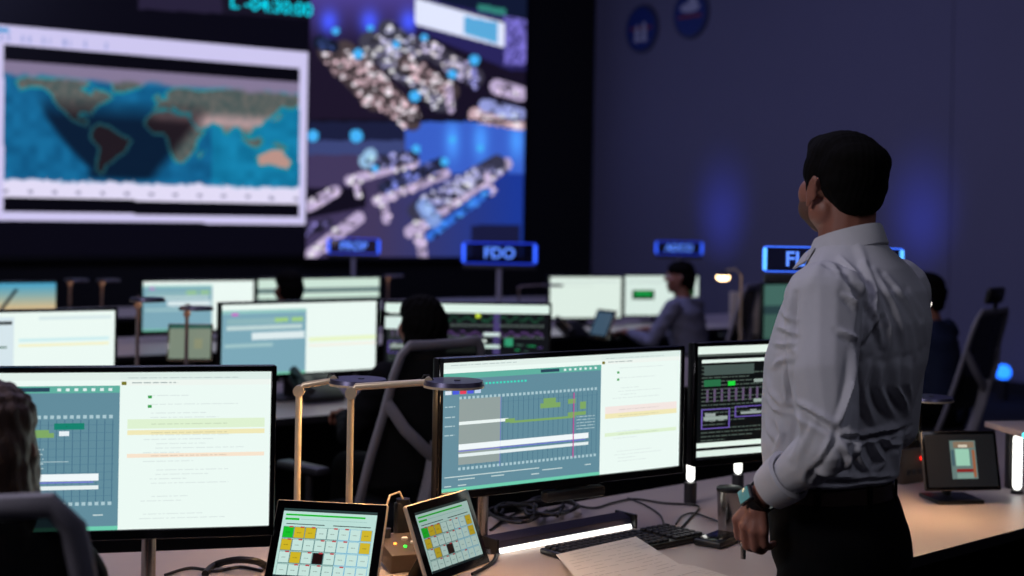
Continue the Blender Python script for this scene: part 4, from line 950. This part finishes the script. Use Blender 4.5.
def clear_cord(pts, r, label, name='cable', m='cable', cat='cable'):
    mb = MB(); P = [Vector(q) for q in pts]; out = []
    for i in range(len(P) - 1):
        a, b_, c_, d_ = P[max(i - 1, 0)], P[i], P[i + 1], P[min(i + 2, len(P) - 1)]
        for k in range(6):
            t_ = k / 6; out.append(.5 * ((2 * b_) + (c_ - a) * t_ + (2 * a - 5 * b_ + 4 * c_ - d_) * t_ * t_ + (3 * b_ - a - 3 * c_ + d_) * t_ ** 3))
    out.append(P[-1]); mb.tube(out, r, 8); return tag(mb.build(name, M[m]), label, cat)
Z = .745
def dz(px, py, z=Z): return onz(px, py, z)
clear_cord([dz(205, 574), dz(215, 565), dz(235, 560, .77), dz(255, 561, .77), dz(266, 566)], .009, 'thick black handset cord on the desk left of the button grid tablet', 'handset_cord')
clear_cord([dz(165, 575), dz(190, 568), dz(215, 571), dz(240, 567), dz(262, 571)], .004, 'thin dark cable beneath the large left monitor')
clear_cord([dz(490, 530), dz(512, 515), dz(540, 505), dz(562, 502), dz(592, 508), dz(612, 503), dz(634, 499), dz(664, 503), dz(698, 506), dz(690, 518), dz(682, 527)], .0035, 'thin black cable running from the pole to the keyboard end')
clear_cord([dz(676, 524), dz(682, 516), dz(694, 513), dz(712, 519), dz(728, 526)], .0028, 'thin black cable running up to the steel tumbler')
clear_cord([dz(628, 498), dz(645, 505), dz(660, 515), dz(664, 525)], .0028, 'short thin cable dropping toward the keyboard')
rnd = random.Random(4)
for lab, cx_, cy_, n_ in (('tangled black cable coil beneath the middle monitor', 545, 506, 26), ('looped black cables lying left of the coil, by the steel pole', 518, 511, 18)):
    pts = [];
    for k in range(n_):
        a = k * 1.05; pts.append(dz(cx_ + math.cos(a) * rnd.uniform(14, 34), cy_ + math.sin(a) * rnd.uniform(5, 12), .75 + rnd.random() * .035))
    clear_cord(pts, .0052, lab, 'cable_coil')
clear_cord([dz(508, 545, .75), dz(498, 550), dz(494, 560), dz(484, 568), dz(472, 574)], .004, 'small black cable hanging beside the sharply angled tablet')
# light bar lying on the desk
a0, a1 = dz(503, 553), dz(634, 528); ln = (a1 - a0).length; yaw = math.atan2(a1.y - a0.y, a1.x - a0.x); c_ = (a0 + a1) / 2
lb = thing('light_bar', 'long desk light bar with a glowing white front lying under the middle monitor', 'light', (c_.x, c_.y, .74), yaw)
m = MB(); m.loft([[Vector((x, y, z)) for y, z in ((.012, .001), (.085, .001), (.085, .03), (.06, .042), (.024, .03))] for x in (-ln / 2 - .01, ln / 2 + .01)]); m.build('housing', M['lamphead'], lb, smooth=False)
m = MB(); m.loft([[Vector((x, y, z)) for y, z in ((.008, .002), (.014, .002), (.018, .0135), (.012, .0135))] for x in (-ln / 2, ln / 2)]); m.build('diffuser', M['strip_led'], lb, smooth=False)
for x in (-ln / 2 - .014, ln / 2 + .014): MB().box((x, .046, .021), (.01, .085, .041), bev=.003).build('end_cap', M['black'], lb)
# keyboard, phone, papers
k0, k1 = dz(538, 552), dz(664, 528); yaw = math.atan2(k1.y - k0.y, k1.x - k0.x); kl = (k1 - k0).length; fw = Vector((math.sin(yaw), -math.cos(yaw), 0)); kc = (k0 + k1) / 2 + fw * .085
kb = thing('keyboard', 'black keyboard partly covered by printed paper', 'keyboard', (kc.x, kc.y, .74), yaw)
MB().box((0, 0, .009), (kl, .16, .016), bev=.005).build('keyboard_body', M['black'], kb)
m = MB()
for r_ in range(6):
    for q_ in range(21):
        if q_ in (15,): continue
        m.box((-kl / 2 + .018 + q_ * (kl - .036) / 20, -.062 + r_ * .0245, .0195), (.0175, .019, .008), bev=.002, seg=1)
m.build('keys', M['key'], kb)
pc = dz(719, 541); ph = thing('calculator', 'small black flat handheld device right of the keyboard', 'phone', (pc.x, pc.y, .74), yaw + .25)
MB().box((0, 0, .01), (.085, .15, .018), Matrix.Rotation(PI / 2, 3, 'Z'), bev=.006).build('case', M['black'], ph)
MB().box((0, 0, .0195), (.072, .13, .002), Matrix.Rotation(PI / 2, 3, 'Z'), bev=.0008).build('glass', M['gloss'], ph)
def sheet(label, P, z, seed):
    C4 = [onz(x, y, z) for x, y in P]; mb = MB(); n = 12; g = []
    for lay in (0, .0012):
        G = []
        for i in range(n + 1):
            for j in range(n + 1):
                u_, v_ = i / n, j / n; q = C4[0] * (1 - u_) * (1 - v_) + C4[1] * u_ * (1 - v_) + C4[2] * u_ * v_ + C4[3] * (1 - u_) * v_
                G.append(mb.bm.verts.new((q.x, q.y, q.z + lay + .002 * math.sin(u_ * 5 + seed) * math.sin(v_ * 4))))
        g.append(G)
    for i in range(n):
        for j in range(n):
            k = i * (n + 1) + j; mb.bm.faces.new((g[1][k], g[1][k + n + 1], g[1][k + n + 2], g[1][k + 1])); mb.bm.faces.new((g[0][k], g[0][k + 1], g[0][k + n + 2], g[0][k + n + 1]))
    o = tag(mb.build('paper_sheet', M['paper']), label, 'paper', 'printed sheets on the foreground desk')
    m = MB(); rd = random.Random(seed)
    def q(u_, v_): 
        r = C4[0] * (1 - u_) * (1 - v_) + C4[1] * u_ * (1 - v_) + C4[2] * u_ * v_ + C4[3] * (1 - u_) * v_; r.z += .0032 + .002 * math.sin(u_ * 5 + seed) * math.sin(v_ * 4); return r
    v_ = .06
    while v_ < .95:
        u_ = .06
        while u_ < .9:
            L_ = rd.uniform(.03, .16)
            if rd.random() < .7:
                vs = [m.bm.verts.new(q(a, b_)) for a, b_ in ((u_, v_), (u_ + L_, v_), (u_ + L_, v_ + .008), (u_, v_ + .008))]; m.bm.faces.new(vs)
            u_ += L_ + .02
        v_ += .05
    m.build('printed_lines', M['ink'], o, recalc=False)
sheet('printed white sheet lying over the keyboard', [(556, 555), (636, 537), (720, 590), (610, 620)], .766, 1)
sheet('second printed sheet under the first, lower and to the right', [(640, 560), (694, 566), (770, 590), (690, 640)], .7435, 2)
# tumbler
p = onz(729, 532); tb = thing('tumbler', 'brushed steel tumbler by the standing man', 'cup', (p.x, p.y, .74))
MB().rings_z([(0, 0, 0, .029, .029), (.003, 0, 0, .031, .031), (.12, 0, 0, .037, .037), (.122, 0, 0, .034, .034)], 40).build('body', M['steel'], tb)
MB().rings_z([(.119, 0, 0, .038, .038), (.128, 0, 0, .038, .038), (.131, 0, 0, .034, .034)], 40).build('lid', M['black'], tb)
# light tubes
def light_tube(px, py_bot, d, label, h=.28, r=.013):
    p = at(px, py_bot, d); t = thing('light_tube', label, 'light', (p.x, p.y, .74), group='upright white light tubes')
    z0 = p.z - .74
    MB().cyl((0, 0, 0), (0, 0, max(.012, z0)), .02, seg=24).build('base', M['dark'], t)
    MB().cap((0, 0, z0 + r), (0, 0, z0 + h), r).build('tube', M['strip_led'], t)
light_tube(690.5, 482, 4.5, 'upright glowing tube in the gap left of the black telemetry monitor')
light_tube(738, 474, 4.75, 'upright glowing tube whose end shows under the black telemetry monitor', h=.2)
light_tube(1017, 490, 4.75, 'upright glowing tube at the right edge under the small shelf', h=.17, r=.015)
p = at(1017, 490, 4.75); sf = thing('desk_shelf', 'raised small shelf at the right edge above the glowing tube', 'shelf', (p.x + .12, p.y + .02, .74), RZ * .3)
MB().box((0, 0, .215), (.36, .24, .02), bev=.004).build('shelf_top', M['desk'], sf)
for x in (-.1, .16): MB().box((x, .09, .1), (.02, .03, .2), bev=.003).build('leg', M['edge'], sf)
MB().ell((-.17, -.12, .213), (.009, .009, .009), sub=2).build('indicator_light', mat('teal_led', (40, 220, 230), emit=(60, 220, 240), es=4, noise=0), sf)
# radio unit right of the man
p = onz(905, 486); rd_ = thing('radio_unit', 'dark unit with a red light, between the man and the right display', 'radio', (p.x + .03, p.y + .1, .74), RZ)
MB().box((0, 0, .06), (.16, .1, .12), bev=.006).build('housing', M['grille'], rd_)
MB().ell((.02, -.053, .085), (.008, .006, .008), sub=2).build('indicator_light', M['red_led'], rd_)
m = MB()
for k in range(4): m.box((-.05 + k * .03, -.051, .04), (.018, .006, .018), bev=.002)
m.build('buttons', M['dark'], rd_)
# clutter on the back desks
def mug(px, py, d, label, m_='desk'):
    p = at(px, py, d); t = thing('mug', label, 'cup', (p.x, p.y, .74))
    MB().rings_z([(0, 0, 0, .033, .033), (.005, 0, 0, .037, .037), (.095, 0, 0, .04, .04), (.095, 0, 0, .036, .036), (.01, 0, 0, .033, .033)], 28).build('cup_body', M[m_], t)
    MB().tube([(.038, 0, .075), (.06, 0, .07), (.064, 0, .045), (.054, 0, .025), (.037, 0, .025)], .005, 8).build('handle', M[m_], t)
mug(168, 352, 6.0, 'small pale mug beside the dim tilted tablet')
def deskphone(px, d, label, yaw=RZ):
    p = at(px, 300, d); t = thing('desk_phone', label, 'telephone', (p.x, p.y, .74), yaw)
    MB().box((0, 0, .064), (.22, .2, .03), Euler((math.radians(28), 0, 0)).to_matrix(), bev=.01).build('phone_base', M['black'], t)
    m = MB(); m.tube([(-.08, -.1, .064), (-.085, -.02, .119), (-.08, .08, .144)], .014, 12, rs=[.022, .013, .022]); m.build('handset', M['black'], t)
    MB().box((.05, .05, .108), (.08, .05, .006), Euler((math.radians(28), 0, 0)).to_matrix(), bev=.002).build('phone_screen', M['dark'], t)
deskphone(150, 6.35, 'dark desk phone on the second desk near the thin lamps')
deskphone(573, 10.3, 'dark desk phone on the third desk before the far white monitors')
deskphone(318, 6.7, 'dark desk phone on the second desk below the slate and white monitor', RZ)
p = at(749, 300, 10.7); pp = thing('partition_panel', 'pale desk partition lit warmly beside the far mesh chair', 'partition', (p.x, p.y, .74), math.radians(10))
MB().box((0, 0, .16), (.3, .03, .36), bev=.008).build('panel_board', M['sandpanel'], pp)
MB().box((0, 0, .012), (.44, .1, .02), bev=.004).build('foot', M['dark'], pp)
# ------------------------------------------------------------------ lights
def area(name, loc, target, size, power, col, size_y=None):
    l = bpy.data.lights.new(name, 'AREA'); l.energy = power; l.color = col; l.size = size
    if size_y: l.shape = 'RECTANGLE'; l.size_y = size_y
    o = bpy.data.objects.new(name, l); C.objects.link(o); o.location = loc
    o.rotation_euler = (Vector(target) - Vector(loc)).to_track_quat('-Z', 'Y').to_euler(); return o
def spot(name, loc, target, power, col, ang, blend=1.0, size=.05):
    l = bpy.data.lights.new(name, 'SPOT'); l.energy = power; l.color = col; l.spot_size = math.radians(ang); l.spot_blend = blend; l.shadow_soft_size = size
    o = bpy.data.objects.new(name, l); C.objects.link(o); o.location = loc
    o.rotation_euler = (Vector(target) - Vector(loc)).to_track_quat('-Z', 'Y').to_euler(); return o
def wall_pt(px, z, off):
    r = ray(px, 212); r.z = 0; d = (UR - off) / (U.x * r.x + U.y); return Vector((r.x * d, d, z))
for px, lab in ((722, 'blue uplight at the wall behind the far sign'), (921, 'blue uplight at the wall behind the standing man')):
    p0 = wall_pt(px, .3, 0); p0 -= U * 1.5; p1 = wall_pt(px, 1.72, 0.0)
    spot('wall_uplight', p0, p1, 130, (.07, .12, 1.0), 25, size=.25)
p0 = wall_pt(1006, .24, .5); t = thing('wall_uplight_fixture', 'glowing blue round floor light at the right edge', 'light', (p0.x, p0.y, 0))
MB().cyl((0, 0, 0), (0, 0, .2), .05).build('stem', M['dark'], t); MB().ell((0, 0, .26), (.07, .07, .07)).build('bulb', M['wash_led'], t)
PUR = (.42, .42, 1.0)
area('wall_wash_fill', uv(5.5, 9, 5.3), uv(11.8, 12.6, 2.2), 3.0, 105, (.42, .46, 1.0))  # added fill that tints the right wall blue; no fixture stands here
area('overhead_fill', uv(1.5, 3.5, 5.4), uv(1.5, 3.5, 0), 2.4, 34, (.7, .66, 1.0))  # unseen area light added for dim violet ambience over the front desks
area('left_fill', uv(-2.0, 2.6, 3.6), (MX, 3.2, 1.2), 1.0, 62, (.96, .92, 1.0))  # added fill in mid-air, grazes the man's shirt folds from the left
area('right_fill', uv(2.2, -.9, 4.6), (MX, 3.2, 1.2), 1.6, 14, (.75, .78, 1.0))  # added to the camera's right to lift the dark shirt back
area('back_rows_fill', uv(4.5, 8.5, 5.4), uv(4.5, 8.5, 0), 3.0, 70, (.6, .58, 1.0))  # added overhead fill brightening the rear rows, not a modelled lamp
w = bpy.data.worlds.new('w'); bpy.context.scene.world = w; w.use_nodes = True
w.node_tree.nodes['Background'].inputs[0].default_value = (.01, .01, .02, 1)
# ------------------------------------------------------------------ camera
cam = bpy.data.cameras.new('camera'); co = bpy.data.objects.new('camera', cam); C.objects.link(co)
cam.sensor_width = 36; cam.lens = F * 36 / 1024; cam.shift_y = (HY - 288) / 1024
cam.clip_start = .05
co.matrix_world = Matrix.Translation((0, 0, CAMH)) @ Matrix.Rotation(PI / 2, 4, 'X') @ Matrix.Rotation(ROLL, 4, 'Z')
cam.dof.use_dof = True; cam.dof.focus_distance = 3.45; cam.dof.aperture_fstop = 2.3; cam.dof.aperture_blades = 0
sc = bpy.context.scene; sc.camera = co
sc.view_settings.view_transform = 'Standard'; sc.view_settings.look = 'None'; sc.view_settings.gamma = 1; sc.view_settings.exposure = 0
sc.view_settings.use_curve_mapping = False
sc.cycles.use_denoising = True
sc.cycles.max_bounces = 6; sc.cycles.diffuse_bounces = 3; sc.cycles.glossy_bounces = 3; sc.cycles.sample_clamp_indirect = 4
